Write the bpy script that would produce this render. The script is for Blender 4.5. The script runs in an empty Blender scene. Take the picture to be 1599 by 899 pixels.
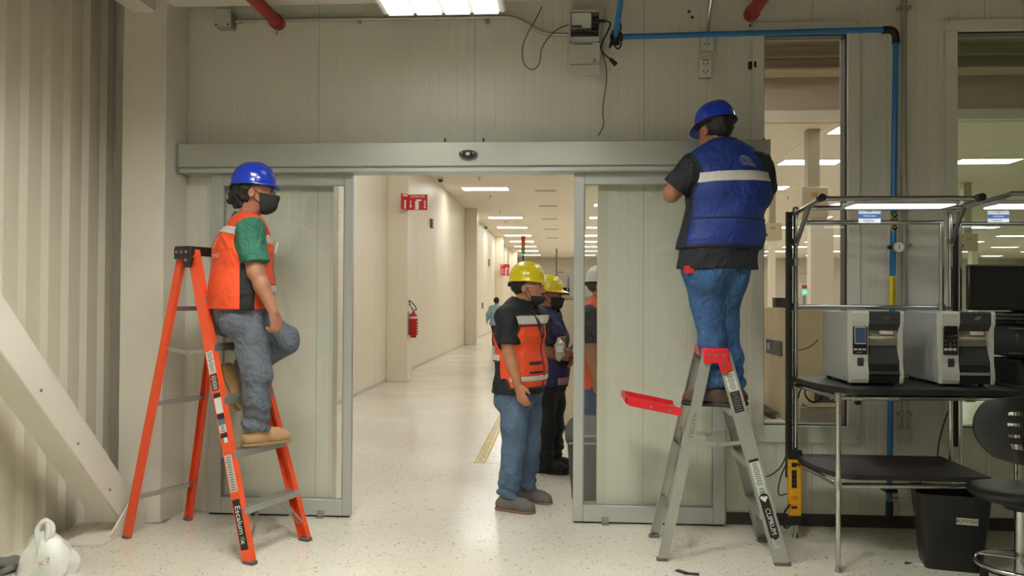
import bpy, bmesh, math, random
import numpy as np
from mathutils import Vector, Matrix
from mathutils.bvhtree import BVHTree
random.seed(7); rng = np.random.default_rng(7)
SC = bpy.context.scene
COL = SC.collection
PI = math.pi

# ------------------------------------------------------------------ camera
IW, IH, FPX = 1599.0, 899.0, 1222.0
CAM_POS = np.array([0.0, -5.10, 1.43])
YAW, PITCH, ROLL = (math.radians(a) for a in (3.63, 0.77, 0.325))
_f = np.array([-math.sin(YAW)*math.cos(PITCH), math.cos(YAW)*math.cos(PITCH), math.sin(PITCH)])
_r0 = np.array([math.cos(YAW), math.sin(YAW), 0.0])
_u0 = np.cross(_r0, _f)
_r = _r0*math.cos(ROLL) + _u0*math.sin(ROLL)
_u = _u0*math.cos(ROLL) - _r0*math.sin(ROLL)
cam_data = bpy.data.cameras.new('camera'); cam = bpy.data.objects.new('camera', cam_data); COL.objects.link(cam)
cam_data.sensor_width = 36.0; cam_data.lens = FPX/IW*36.0; cam_data.clip_start = 0.05; cam_data.clip_end = 200
cam.matrix_world = Matrix(((_r[0], _u[0], -_f[0], CAM_POS[0]), (_r[1], _u[1], -_f[1], CAM_POS[1]), (_r[2], _u[2], -_f[2], CAM_POS[2]), (0, 0, 0, 1)))
SC.camera = cam
def at(px, py, Y):
    """surveyed point: the sight line through a photo pixel met with the vertical plane y = Y"""
    d = (px-IW/2)/FPX*_r + (IH/2-py)/FPX*_u + _f
    return CAM_POS + d*((Y-CAM_POS[1])/d[1])
def atz(px, py, Z):
    d = (px-IW/2)/FPX*_r + (IH/2-py)/FPX*_u + _f
    return CAM_POS + d*((Z-CAM_POS[2])/d[2])

# ------------------------------------------------------------------ world, exposure
world = bpy.data.worlds.new('world'); SC.world = world; world.use_nodes = True
bg = world.node_tree.nodes['Background']; bg.inputs[0].default_value = (1.0, 0.93, 0.82, 1); bg.inputs[1].default_value = 0.02
SC.view_settings.view_transform = 'Standard'; SC.view_settings.look = 'None'
SC.view_settings.gamma = 1.0; SC.view_settings.use_curve_mapping = False
SC.view_settings.exposure = 0.0
# strengths of the lamps built below (radiance of their diffusers)
LAMP_FRONT = 84.0      # high-bay lamps of the near room
LAMP_HALL = 19.0        # ceiling panels of the hall behind the partition
LAMP_BENCH = 4.0       # light bars of the work benches
COL_FRONT = (0.975, 1.0, 0.92); COL_HALL = (0.98, 1.0, 0.99); COL_BENCH = (0.95, 1.0, 1.0)

# ------------------------------------------------------------------ materials
def lin(c):
    return tuple(((v/255.0)/12.92 if v/255.0 <= 0.04045 else ((v/255.0+0.055)/1.055)**2.4) for v in c)
MATS = {}
def mat(name, rgb, rough=0.5, metal=0.0, var=0.0, vscale=8.0, bump=0.0, bscale=60.0, spec=0.5, coat=0.0, vdark=None, emit=None, stretch=None, fold=None):
    """procedural principled material; rgb in display 0-255; var = noise mottling, bump = fine relief"""
    if name in MATS: return MATS[name]
    m = bpy.data.materials.new(name); m.use_nodes = True; nt = m.node_tree; N = nt.nodes; L = nt.links
    b = N['Principled BSDF']; c = lin(rgb)
    b.inputs['Roughness'].default_value = rough; b.inputs['Metallic'].default_value = metal
    b.inputs['Specular IOR Level'].default_value = spec; b.inputs['Coat Weight'].default_value = coat
    b.inputs['Base Color'].default_value = (*c, 1)
    tc = None
    if var or bump or fold:
        tc = N.new('ShaderNodeTexCoord'); mp = N.new('ShaderNodeMapping'); L.new(tc.outputs['Object'], mp.inputs[0])
        if stretch: mp.inputs['Scale'].default_value = stretch
    if var:
        n = N.new('ShaderNodeTexNoise'); n.inputs['Scale'].default_value = vscale; n.inputs['Detail'].default_value = 4
        L.new(mp.outputs[0], n.inputs['Vector'])
        r = N.new('ShaderNodeValToRGB'); L.new(n.outputs['Fac'], r.inputs[0])
        lo = vdark if vdark else tuple(x*(1-var) for x in c); hi = tuple(min(1, x*(1+var*0.6)) for x in c)
        if vdark: lo = lin(vdark)
        r.color_ramp.elements[0].position = 0.3; r.color_ramp.elements[0].color = (*lo, 1)
        r.color_ramp.elements[1].position = 0.7; r.color_ramp.elements[1].color = (*hi, 1)
        L.new(r.outputs[0], b.inputs['Base Color'])
    if bump:
        n2 = N.new('ShaderNodeTexNoise'); n2.inputs['Scale'].default_value = bscale; n2.inputs['Detail'].default_value = 3
        L.new(mp.outputs[0], n2.inputs['Vector'])
        bp = N.new('ShaderNodeBump'); bp.inputs['Strength'].default_value = bump; bp.inputs['Distance'].default_value = 0.01
        L.new(n2.outputs['Fac'], bp.inputs['Height']); L.new(bp.outputs[0], b.inputs['Normal'])
    if fold:      # soft creases of cloth
        n3 = N.new('ShaderNodeTexNoise'); n3.inputs['Scale'].default_value = fold[0]; n3.inputs['Detail'].default_value = 2.5; n3.inputs['Distortion'].default_value = 1.6; L.new(mp.outputs[0], n3.inputs['Vector'])
        bq = N.new('ShaderNodeBump'); bq.inputs['Strength'].default_value = fold[1]; bq.inputs['Distance'].default_value = 0.05; L.new(n3.outputs['Fac'], bq.inputs['Height'])
        if bump: L.new(bp.outputs[0], bq.inputs['Normal'])
        L.new(bq.outputs[0], b.inputs['Normal'])
    if emit:
        b.inputs['Emission Color'].default_value = (*emit[0], 1); b.inputs['Emission Strength'].default_value = emit[1]
    MATS[name] = m
    return m
def emis(name, col, strength):
    if name in MATS: return MATS[name]
    m = bpy.data.materials.new(name); m.use_nodes = True; nt = m.node_tree
    nt.nodes.remove(nt.nodes['Principled BSDF']); e = nt.nodes.new('ShaderNodeEmission')
    e.inputs[0].default_value = (*col, 1); e.inputs[1].default_value = strength
    nt.links.new(e.outputs[0], nt.nodes['Material Output'].inputs[0]); MATS[name] = m
    return m
def glass(name, tint, refl_rough=0.0, boost=1.0, base=0.0):
    """thin pane: tinted see-through mixed with a mirror by Fresnel"""
    m = bpy.data.materials.new(name); m.use_nodes = True; nt = m.node_tree; N = nt.nodes; L = nt.links
    N.remove(N['Principled BSDF'])
    t = N.new('ShaderNodeBsdfTransparent'); t.inputs[0].default_value = (*tint, 1)
    g = N.new('ShaderNodeBsdfGlossy'); g.inputs['Roughness'].default_value = refl_rough
    fr = N.new('ShaderNodeFresnel'); ge = N.new('ShaderNodeNewGeometry'); io = N.new('ShaderNodeMapRange'); io.inputs[3].default_value = 1.5; io.inputs[4].default_value = 1/1.5; L.new(ge.outputs['Backfacing'], io.inputs[0]); L.new(io.outputs[0], fr.inputs[0])   # same index seen from either face
    ma = N.new('ShaderNodeMath'); ma.operation = 'MULTIPLY_ADD'; ma.inputs[1].default_value = boost; ma.inputs[2].default_value = base; ma.use_clamp = True
    mx = N.new('ShaderNodeMixShader'); L.new(fr.outputs[0], ma.inputs[0]); L.new(ma.outputs[0], mx.inputs[0])
    L.new(t.outputs[0], mx.inputs[1]); L.new(g.outputs[0], mx.inputs[2]); L.new(mx.outputs[0], N['Material Output'].inputs[0])
    MATS[name] = m
    return m

# ------------------------------------------------------------------ object helpers
ORIG = {}
def V(p): return Vector((float(p[0]), float(p[1]), float(p[2])))
def tag(o, label=None, cat=None, group=None, kind=None):
    if label: o['label'] = label
    if cat: o['category'] = cat
    if group: o['group'] = group
    if kind: o['kind'] = kind
    return o
def thing(name, label, cat, loc, group=None):
    o = bpy.data.objects.new(name, None); COL.objects.link(o); o.empty_display_size = 0.1
    o.location = V(loc); ORIG[o.name] = V(loc)
    return tag(o, label, cat, group)
def link_mesh(name, me, parent=None, origin=None):
    """me in world coordinates; moved so that its object sits at the parent's origin (or at its own base)"""
    if parent is not None: org = ORIG[parent.name]
    elif origin is not None: org = V(origin)
    else:
        co = np.empty(len(me.vertices)*3, np.float32); me.vertices.foreach_get('co', co); co = co.reshape(-1, 3)
        lo, hi = co.min(0), co.max(0); org = Vector(((lo[0]+hi[0])/2, (lo[1]+hi[1])/2, lo[2]))
    me.transform(Matrix.Translation(-org))
    o = bpy.data.objects.new(name, me); COL.objects.link(o)
    if parent is not None: o.parent = parent
    else: o.location = org
    ORIG[o.name] = org
    return o
def copy_tree(o, delta, parent=None):
    c = o.copy(); COL.objects.link(c); c.parent = parent
    if parent is None: c.location = o.location + V(delta)
    ORIG[c.name] = ORIG[o.name] + V(delta)
    for ch in list(o.children): copy_tree(ch, delta, c)
    return c

class MB:
    def __init__(s): s.b = bmesh.new()
    def face(s, pts): return s.b.faces.new([s.b.verts.new(V(p)) for p in pts])
    def box(s, lo, hi, bev=0.0, seg=1):
        c = [(a+b)/2 for a, b in zip(lo, hi)]; return s.obox(c, [abs(b-a) for a, b in zip(lo, hi)], None, bev, seg)
    def obox(s, c, size, R=None, bev=0.0, seg=1):
        M = Matrix.Translation(V(c)) @ ((R.to_4x4() if R is not None else Matrix.Identity(4)) @ Matrix.Diagonal((*size, 1)))
        r = bmesh.ops.create_cube(s.b, size=1.0, matrix=M)
        if bev:
            es = list({e for v in r['verts'] for e in v.link_edges})
            bmesh.ops.bevel(s.b, geom=es, offset=bev, segments=seg, affect='EDGES', profile=0.5)
        return s
    def bar(s, a, b, w, t, wdir, bev=0.0):
        """rectangular bar a->b, w wide along wdir, t thick across"""
        a, b = V(a), V(b); d = (b-a); L = d.length; d.normalize(); w_ = V(wdir); w_ = (w_-d*w_.dot(d)).normalized(); n = d.cross(w_)
        R = Matrix((d, w_, n)).transposed()
        return s.obox((a+b)/2, (L, w, t), R, bev)
    def cyl(s, a, b, r, r2=None, seg=16, caps=True):
        a, b = V(a), V(b); d = b-a; L = d.length; q = d.to_track_quat('Z', 'Y').to_matrix().to_4x4()
        bmesh.ops.create_cone(s.b, cap_ends=caps, cap_tris=False, segments=seg, radius1=r, radius2=r if r2 is None else r2, depth=L,
                              matrix=Matrix.Translation((a+b)/2) @ q)
        return s
    def sphere(s, c, r, seg=14, rings=9, scale=(1, 1, 1), R=None):
        M = Matrix.Translation(V(c)) @ ((R.to_4x4() if R is not None else Matrix.Identity(4)) @ Matrix.Diagonal((*scale, 1)))
        bmesh.ops.create_uvsphere(s.b, u_segments=seg, v_segments=rings, radius=r, matrix=M); return s
    def tube(s, pts, r, seg=8, closed=False, smooth=0):
        P = [V(p) for p in pts]
        for _ in range(smooth):
            Q = []
            n = len(P)
            for i in range(n if closed else n-1):
                a, b = P[i], P[(i+1) % n]; Q += [a*0.75+b*0.25, a*0.25+b*0.75]
            P = Q if closed else [P[0]] + Q + [P[-1]]
        n = len(P); rings = []; up = None
        for i, p in enumerate(P):
            if closed: d = (P[(i+1) % n]-P[i-1])
            else: d = P[min(i+1, n-1)]-P[max(i-1, 0)]
            d.normalize()
            if up is None: up = d.orthogonal().normalized()
            else:
                up = (up-d*up.dot(d))
                up = up.normalized() if up.length > 1e-6 else d.orthogonal().normalized()
            v = d.cross(up); rr = r[i] if isinstance(r, (list, tuple)) and len(r) == n else (r if not isinstance(r, (list, tuple)) else r[0])
            rings.append([s.b.verts.new(p+(up*math.cos(2*PI*k/seg)+v*math.sin(2*PI*k/seg))*rr) for k in range(seg)])
        for i in range(n if closed else n-1):
            A, B = rings[i], rings[(i+1) % n]
            for k in range(seg): s.b.faces.new((A[k], A[(k+1) % seg], B[(k+1) % seg], B[k]))
        if not closed:
            s.b.faces.new(rings[0][::-1]); s.b.faces.new(rings[-1])
        return s
    def lathe(s, prof, c, axis=(0, 0, 1), seg=24, sx=1.0, sy=1.0, cap=True):
        """prof: (r, h) pairs along axis from c"""
        ax = V(axis).normalized(); u = ax.orthogonal().normalized() if abs(ax.z) < 0.99 else Vector((1, 0, 0)); v = ax.cross(u); rings = []
        for r, h in prof:
            rings.append([s.b.verts.new(V(c)+ax*h+(u*math.cos(2*PI*k/seg)*sx+v*math.sin(2*PI*k/seg)*sy)*max(r, 1e-5)) for k in range(seg)])
        for A, B in zip(rings[:-1], rings[1:]):
            for k in range(seg): s.b.faces.new((A[k], A[(k+1) % seg], B[(k+1) % seg], B[k]))
        if cap:
            s.b.faces.new(rings[0][::-1]); s.b.faces.new(rings[-1])
        return s
    def extrude(s, poly, o, ex, ey, depth):
        """2-D polygon in frame (o, ex, ey), extruded by depth along ex x ey"""
        o, ex, ey = V(o), V(ex), V(ey); n = ex.cross(ey).normalized()*depth
        A = [s.b.verts.new(o+ex*x+ey*y) for x, y in poly]; B = [s.b.verts.new(v.co+n) for v in A]
        s.b.faces.new(A[::-1]); s.b.faces.new(B); m = len(A)
        for k in range(m): s.b.faces.new((A[k], A[(k+1) % m], B[(k+1) % m], B[k]))
        return s
    def build(s, name, m, parent=None, smooth=True, origin=None, recalc=True):
        if recalc: bmesh.ops.recalc_face_normals(s.b, faces=s.b.faces)
        me = bpy.data.meshes.new(name); s.b.to_mesh(me); s.b.free()
        if m is not None: me.materials.append(m)
        if smooth:
            me.polygons.foreach_set('use_smooth', [True]*len(me.polygons)); me.set_sharp_from_angle(angle=math.radians(38))
        return link_mesh(name, me, parent, origin)
def text(s, size, o, ex, ey, m, parent, name='lettering', depth=0.0008, align='CENTER', sx=1.0):
    cu = bpy.data.curves.new('t', 'FONT'); cu.body = s; cu.size = size; cu.extrude = depth/2; cu.align_x = align; cu.align_y = 'CENTER'; cu.resolution_u = 3
    ob = bpy.data.objects.new('t', cu); me = bpy.data.meshes.new_from_object(ob); bpy.data.objects.remove(ob); bpy.data.curves.remove(cu)
    ex, ey = V(ex).normalized(), V(ey).normalized(); n = ex.cross(ey)
    M = Matrix(((ex[0]*sx, ey[0], n[0], o[0]), (ex[1]*sx, ey[1], n[1], o[1]), (ex[2]*sx, ey[2], n[2], o[2]), (0, 0, 0, 1)))
    me.transform(M); me.materials.clear(); me.materials.append(m)
    return link_mesh(name, me, parent)
def struct(o, label=None):
    o['kind'] = 'structure'
    if label: o['label'] = label
    return o
# ================================================================== SETTING
WALL = mat('painted_panel', (221, 218, 205), 0.34, var=0.03, vscale=1.5, bump=0.02, bscale=25)
WALLB = mat('painted_steel_white', (214, 208, 192), 0.45, var=0.03, vscale=2)
ALU = mat('satin_aluminium', (186, 188, 184), 0.34, metal=0.35, var=0.03, vscale=3)
ALUD = mat('door_header_aluminium', (178, 178, 168), 0.34, metal=0.3, var=0.03, vscale=2)
PVC = mat('white_window_frame', (216, 214, 202), 0.4, var=0.02)
BLACK = mat('black_plastic', (22, 22, 22), 0.45)
BLACKM = mat('black_matte', (16, 16, 17), 0.75, bump=0.05, bscale=120)
CHROME = mat('chrome_tube', (200, 200, 200), 0.16, metal=1.0)
STEEL = mat('zinc_steel', (170, 170, 165), 0.35, metal=0.9, var=0.06, vscale=20)
HALLW = mat('hall_wall_panel', (226, 214, 190), 0.42, var=0.025, vscale=0.8)
HALLC = mat('hall_ceiling_panel', (224, 214, 196), 0.7, var=0.02, vscale=0.6)
REDP = mat('red_pipe_paint', (150, 34, 26), 0.45, var=0.12, vscale=6)

# --- floor: speckled white epoxy
def floor_material():
    m = bpy.data.materials.new('speckled_epoxy'); m.use_nodes = True; nt = m.node_tree; N = nt.nodes; L = nt.links
    b = N['Principled BSDF']; tc = N.new('ShaderNodeTexCoord')
    def ramp(src, stops):
        r = N.new('ShaderNodeValToRGB'); L.new(src, r.inputs[0]); e = r.color_ramp.elements
        e[0].position, e[0].color = stops[0]; e[1].position, e[1].color = stops[1]
        return r
    big = N.new('ShaderNodeTexNoise'); big.inputs['Scale'].default_value = 0.9; big.inputs['Detail'].default_value = 5; L.new(tc.outputs['Object'], big.inputs['Vector'])
    base = ramp(big.outputs['Fac'], [(0.3, (*lin((214, 207, 190)), 1)), (0.75, (*lin((228, 222, 207)), 1))])
    cur = base.outputs[0]
    for sc, thr, col, dens in ((34, 0.20, (112, 100, 82), 0.55), (60, 0.22, (150, 134, 108), 0.50), (26, 0.12, (64, 58, 48), 0.60)):
        vo = N.new('ShaderNodeTexVoronoi'); vo.inputs['Scale'].default_value = sc; vo.inputs['Randomness'].default_value = 1.0
        wp = N.new('ShaderNodeTexNoise'); wp.inputs['Scale'].default_value = sc*1.7; L.new(tc.outputs['Object'], wp.inputs['Vector'])
        mxv = N.new('ShaderNodeMix'); mxv.data_type = 'RGBA'; mxv.blend_type = 'LINEAR_LIGHT'; mxv.inputs[0].default_value = 0.035
        L.new(tc.outputs['Object'], mxv.inputs[6]); L.new(wp.outputs['Color'], mxv.inputs[7]); L.new(mxv.outputs[2], vo.inputs['Vector'])
        lt = N.new('ShaderNodeMath'); lt.operation = 'LESS_THAN'; lt.inputs[1].default_value = thr; L.new(vo.outputs['Distance'], lt.inputs[0])
        sp = N.new('ShaderNodeSeparateColor'); L.new(vo.outputs['Color'], sp.inputs[0])
        gt = N.new('ShaderNodeMath'); gt.operation = 'GREATER_THAN'; gt.inputs[1].default_value = dens; L.new(sp.outputs[0], gt.inputs[0])
        mu = N.new('ShaderNodeMath'); mu.operation = 'MULTIPLY'; L.new(lt.outputs[0], mu.inputs[0]); L.new(gt.outputs[0], mu.inputs[1])
        mx = N.new('ShaderNodeMix'); mx.data_type = 'RGBA'; L.new(mu.outputs[0], mx.inputs[0]); L.new(cur, mx.inputs[6]); mx.inputs[7].default_value = (*lin(col), 1)
        cur = mx.outputs[2]
    L.new(cur, b.inputs['Base Color'])
    rn = N.new('ShaderNodeTexNoise'); rn.inputs['Scale'].default_value = 1.3; L.new(tc.outputs['Object'], rn.inputs['Vector'])
    mr = N.new('ShaderNodeMapRange'); mr.inputs[3].default_value = 0.10; mr.inputs[4].default_value = 0.26; L.new(rn.outputs['Fac'], mr.inputs[0]); L.new(mr.outputs[0], b.inputs['Roughness'])
    bp = N.new('ShaderNodeBump'); bp.inputs['Strength'].default_value = 0.05; bp.inputs['Distance'].default_value = 0.01
    bn = N.new('ShaderNodeTexNoise'); bn.inputs['Scale'].default_value = 9; L.new(tc.outputs['Object'], bn.inputs['Vector']); L.new(bn.outputs['Fac'], bp.inputs['Height']); L.new(bp.outputs[0], b.inputs['Normal'])
    return m
X0, X1R, YB, ZD = -3.05, 4.6, -9.5, 5.3
HX1, HY1, HZ = 30.0, 47.6, 4.2
mb = MB(); mb.box((X0-0.3, YB, -0.12), (HX1, HY1, 0.0))
struct(mb.build('floor', floor_material(), smooth=False))
# near room: roof deck, rear and right walls (behind / beside the camera)
struct(MB().box((X0-0.3, YB, ZD), (X1R, 0.0, ZD+0.1)).build('ceiling', mat('grey_deck', (120, 116, 104), 0.6), smooth=False))
struct(MB().box((X0-0.3, YB-0.1, 0), (X1R, YB, ZD)).build('wall_front', WALLB, smooth=False))
struct(MB().box((X1R, YB, 0), (X1R+0.1, -0.001, ZD)).build('wall_right', WALLB, smooth=False))

# --- partition (wall_back): insulated panels with fine ribs, openings for door and windows
DOOR = (-1.523, 0.245, 2.32); WIN1 = (1.286, 1.808, 0.633, 3.131); WIN2 = (2.481, 3.75, 0.633, 3.131)
wb = struct(MB().box((X0-0.2, 0.100, 5.18), (HX1, 0.16, 5.3)).build('wall_back', WALLB, smooth=False))
joints = [X0-0.1, -2.69, -1.62, -0.575, 0.527, 1.595, 2.66, 3.73, 4.8]
def rects(x0, x1):
    xs = sorted({x0, x1, *[x for x in (DOOR[0], DOOR[1], WIN1[0], WIN1[1], WIN2[0], WIN2[1]) if x0 < x < x1]}); out = []
    for a, b in zip(xs[:-1], xs[1:]):
        c = (a+b)/2; cuts = []
        if DOOR[0] < c < DOOR[1]: cuts = [(0, DOOR[2])]
        for w in (WIN1, WIN2):
            if w[0] < c < w[1]: cuts = [(w[2], w[3])]
        z = 0
        for lo, hi in cuts:
            if lo > z: out.append((a, b, z, lo))
            z = hi
        out.append((a, b, z, ZD))
    return out
def ribbed(m_, a, b, z0, z1, pitch=0.0625, gd=0.0010):
    prof = [(a, 0.0)]
    k = math.ceil((a+0.012)/pitch)
    while k*pitch < b-0.012:
        x = k*pitch; prof += [(x-0.0035, 0.0), (x-0.001, gd), (x+0.001, gd), (x+0.0035, 0.0)]; k += 1
    prof += [(b, 0.0)]
    poly = [(x, y) for x, y in prof] + [(b, 0.1), (a, 0.1)]
    m_.extrude(poly, (0, 0, z0), (1, 0, 0), (0, 1, 0), z1-z0)
for j0, j1 in zip(joints[:-1], joints[1:]):
    mb = MB()
    for (a, b, z0, z1) in rects(j0, j1):
        ribbed(mb, a+(0.0025 if a == j0 else 0), b-(0.0025 if b == j1 else 0), z0, z1)
    mb.build('panel', WALL, wb, smooth=False)
for a, b, z0, z1 in ((4.8, HX1, 0, ZD),):
    MB().box((a, 0, z0), (b, 0.1, z1)).build('panel', WALL, wb, smooth=False)
for jx in joints[1:-1]:
    for (a, b, z0, z1) in rects(jx-0.01, jx+0.01):
        if a < jx < b: MB().box((jx-0.0024, 0.0012, z0), (jx+0.0024, 0.05, z1)).build('joint_seal', mat('joint_seal_grey', (176, 172, 158), 0.6), wb, smooth=False)
# small joint screws / clips over the header
# door opening jambs
jm = mat('opening_jamb', (212, 206, 190), 0.4)
for x, s in ((DOOR[0], 1), (DOOR[1], -1)):
    struct(MB().box((x-0.012, -0.004, 0.0), (x+0.05 if s < 0 else x+0.012, 0.112, DOOR[2])).build('trim_1' if s > 0 else 'trim_2', jm, smooth=False))
struct(MB().box((DOOR[0]-0.05, -0.004, DOOR[2]-0.012), (DOOR[1]+0.05, 0.112, DOOR[2]+0.04)).build('trim_3', jm, smooth=False))
# dark base strip under the benches
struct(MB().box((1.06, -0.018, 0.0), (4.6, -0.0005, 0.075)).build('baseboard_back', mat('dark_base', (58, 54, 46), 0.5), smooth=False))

# --- windows
def window(n, W, tint):
    x0, x1, z0, z1 = W; fw = 0.075
    g = glass('window_pane_glass_%d' % n, tint, 0.0, 1.0, 0.0 if n == 1 else 0.03)
    f = MB()
    f.box((x0-fw, -0.03, z0-fw-0.03), (x1+fw, 0.004, z0), 0.004); f.box((x0-fw, -0.03, z1), (x1+fw, 0.004, z1+fw), 0.004)
    f.box((x0-fw, -0.03, z0), (x0, 0.004, z1), 0.004); f.box((x1, -0.03, z0), (x1+fw, 0.004, z1), 0.004)
    root = f.build('window_%d' % n, PVC); struct(root)
    q = MB(); t = 0.008
    q.box((x0, 0.0, z0), (x1, 0.02, z0+t)); q.box((x0, 0.0, z1-t), (x1, 0.02, z1)); q.box((x0, 0.0, z0), (x0+t, 0.02, z1)); q.box((x1-t, 0.0, z0), (x1, 0.02, z1))
    q.build('gasket', BLACK, root, smooth=False)
    r = MB()
    r.box((x0-0.02, 0.1005, z0-0.05), (x1+0.02, 0.12, z0)); r.box((x0-0.02, 0.1005, z1), (x1+0.02, 0.12, z1+0.05))
    r.box((x0-0.05, 0.1005, z0-0.05), (x0, 0.12, z1+0.05)); r.box((x1, 0.1005, z0-0.05), (x1+0.05, 0.12, z1+0.05)); r.build('inner_frame', PVC, root, smooth=False)
    k = MB(); k.box((x0, 0.0205, z0), (x0+0.004, 0.0995, z1)); k.box((x1-0.004, 0.0205, z0), (x1, 0.0995, z1)); k.box((x0, 0.0205, z1-0.004), (x1, 0.0995, z1)); k.box((x0, 0.0205, z0), (x1, 0.0995, z0+0.004))
    k.build('reveal_liner', mat('reveal_grey', (92, 86, 74), 0.6), root, smooth=False)
    MB().box((x0+0.002, 0.006, z0+0.002), (x1-0.002, 0.012, z1-0.002)).build('pane', g, root, smooth=False)
    for (sx, sz) in ((x0-fw+0.02, z0-fw), (x1+fw-0.02, z0-fw), (x0-fw+0.02, z1+fw-0.02), (x1+fw-0.02, z1+fw-0.02)):
        MB().cyl((sx, -0.03, sz), (sx, -0.034, sz), 0.006, seg=8).build('screw', STEEL, root)
window(1, WIN1, (0.985, 0.98, 0.965)); window(2, WIN2, (0.76, 0.82, 0.75))

# --- corrugated side wall
prof = []; per = 0.19
y = YB
while y < 0.0:
    for f, x in ((0.0, 0.0), (0.32, 0.0), (0.46, 0.032), (0.86, 0.032)):
        yy = y+f*per
        if yy < 0.0: prof.append((yy, x))
    y += per
prof.append((0.0, 0.0))
poly = [(yy, x) for yy, x in prof] + [(0.0, -0.06), (YB, -0.06)]
mb = MB(); mb.extrude(poly, (X0, 0, 0), (0, 1, 0), (1, 0, 0), -ZD)
struct(mb.build('wall_left', mat('corrugated_sheet', (222, 214, 196), 0.42, var=0.05, vscale=1.2, stretch=(1, 1, 0.15)), smooth=False))

# --- steel column, its cross beam, brace and the long beam
st = mat('white_steel_paint', (222, 216, 203), 0.4, var=0.04, vscale=2.5)
cx0, cx1, cy = -2.80, -2.515, -0.30
c = thing('steel_column', 'white painted square steel column standing in the corner by the door header', 'column', ((cx0+cx1)/2, cy/2, 0))
MB().box((cx0, cy, 0), (cx1, -0.002, ZD), 0.006).build('shaft', st, c)
b0 = MB(); b0.box((-2.735, -4.0, 3.235), (-2.585, cy-0.001, 3.42), 0.004)
o = b0.build('roof_strut', st, smooth=False); tag(o, 'white box strut running from the corner column top towards the viewer', 'beam')
o = MB().box((cx1+0.001, -0.34, 3.305), (4.55, -0.20, 3.345), 0.003).box((cx1+0.001, -0.225, 3.346), (4.55, -0.20, 3.45), 0.003).build('ledge_beam', st, smooth=False)
tag(o, 'long white steel angle beam running along the top above the door', 'beam')
br = thing('diagonal_brace', 'white diagonal box brace rising from the corner column foot along the corrugated wall', 'brace', (-2.72, -0.45, 0))
pA = Vector((-2.72, -0.455, 0.13)); pB = Vector((-2.72, -2.75, 2.55))
MB().bar(pA, pB, 0.19, 0.17, (0, 1, 1), 0.006).build('box_section', st, br)
MB().extrude([(0.002, 0.0), (0.36, 0.0), (0.36, 0.04), (0.15, 0.19), (0.05, 0.21), (0.002, 0.16)], (-2.625, -0.312, 0.0), (0, -1, 0), (0, 0, 1), -0.012).build('gusset_plate', st, br, smooth=False)
MB().box((-2.84, -0.78, 0.001), (-2.615, -0.305, 0.02), 0.002).build('base_plate', st, br, smooth=False)
d = (pB-pA).normalized()
for k in (0.3, 0.75, 1.2):
    p = pA+d*k+Vector((0.085, 0, -0.05)); MB().cyl(p, p+Vector((0.006, 0, 0)), 0.008, seg=8).build('bolt', STEEL, br)

# --- hall behind: side wall with columns, far wall, ceiling, bulkhead, roof deck
HX0 = -2.98
hw = struct(MB().box((HX0-0.12, 0.1, 0), (HX0-0.03, HY1, ZD)).build('wall_side', HALLW, smooth=False))
y = 0.1; k = 0
while y < HY1:
    e = min(y+1.2, HY1)
    MB().box((HX0-0.029, y+0.003, 0.0), (HX0, e-0.003, HZ if y > 7.4 else ZD)).build('panel', HALLW, hw, smooth=False); y += 1.2
struct(MB().box((HX0, 0.1, 0.0), (HX0+0.012, HY1, 0.05)).build('baseboard_side', mat('grey_cove', (196, 186, 166), 0.5), smooth=False))
for i, y in enumerate((8.1, 18.9, 29.7, 40.5)):
    o = MB().box((HX0+0.0005, y, 0), (-2.62, y+0.42, HZ), 0.008).build('hall_column', HALLW)
    tag(o, ['boxed white wall column carrying the red extinguisher sign in the corridor', 'second boxed wall column along the corridor wall', 'third boxed wall column along the corridor wall', 'farthest boxed wall column along the corridor wall'][i], 'column', 'boxed columns along the corridor wall')
fw_ = struct(MB().box((HX0-0.1, HY1, 0), (HX1, HY1+0.1, ZD)).build('wall_far', mat('far_wall_grey', (176, 166, 146), 0.5), smooth=False))
for k in range(27):
    x = HX0+0.05+k*1.2; MB().box((x, HY1-0.03, 0), (x+1.17, HY1-0.001, HZ)).build('panel', mat('far_wall_panel', (188, 178, 158), 0.5, var=0.03), fw_, smooth=False)
struct(MB().box((HX1, 0.1, 0), (HX1+0.1, HY1, ZD)).build('wall_hall_right', HALLW, smooth=False))
ce = struct(MB().box((HX0-0.1, 7.4, HZ+0.02), (HX1, HY1, HZ+0.12)).build('ceiling_hall', HALLC, smooth=False))
# ceiling boards with open joints
for iy in range(12):
    for ix in range(10):
        x0 = HX0+ix*3.6; x1 = min(x0+3.6, HX1); y0 = 7.42+iy*3.36; y1 = min(y0+3.36, HY1)
        MB().box((x0+0.004, y0+0.004, HZ), (x1-0.004, y1-0.004, HZ+0.019)).build('ceiling_board', HALLC, ce, smooth=False)
bk = struct(MB().box((HX0, 7.28, HZ-0.001), (HX1, 7.40, ZD)).build('trim_4', mat('bulkhead_board', (196, 180, 154), 0.6), smooth=False))
struct(MB().box((HX0, 7.20, HZ), (HX1, 7.279, HZ+0.16)).build('trim_5', HALLC, smooth=False))
ib = MB(); ib.box((HX0, 6.55, 4.80), (HX1, 6.95, 4.83)); ib.box((HX0, 6.73, 4.83), (HX1, 6.77, 5.20)); ib.box((HX0, 6.55, 5.20), (HX1, 6.95, 5.23)); ib.box((HX0, 6.60, 4.99), (HX1, 6.66, 5.03))
tag(ib.build('roof_beam', mat('beige_steel', (168, 152, 122), 0.5), smooth=False), 'beige steel roof beam crossing behind the glass above the hall bulkhead', 'beam')
dk = MB(); x = HX0
poly = []
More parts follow.
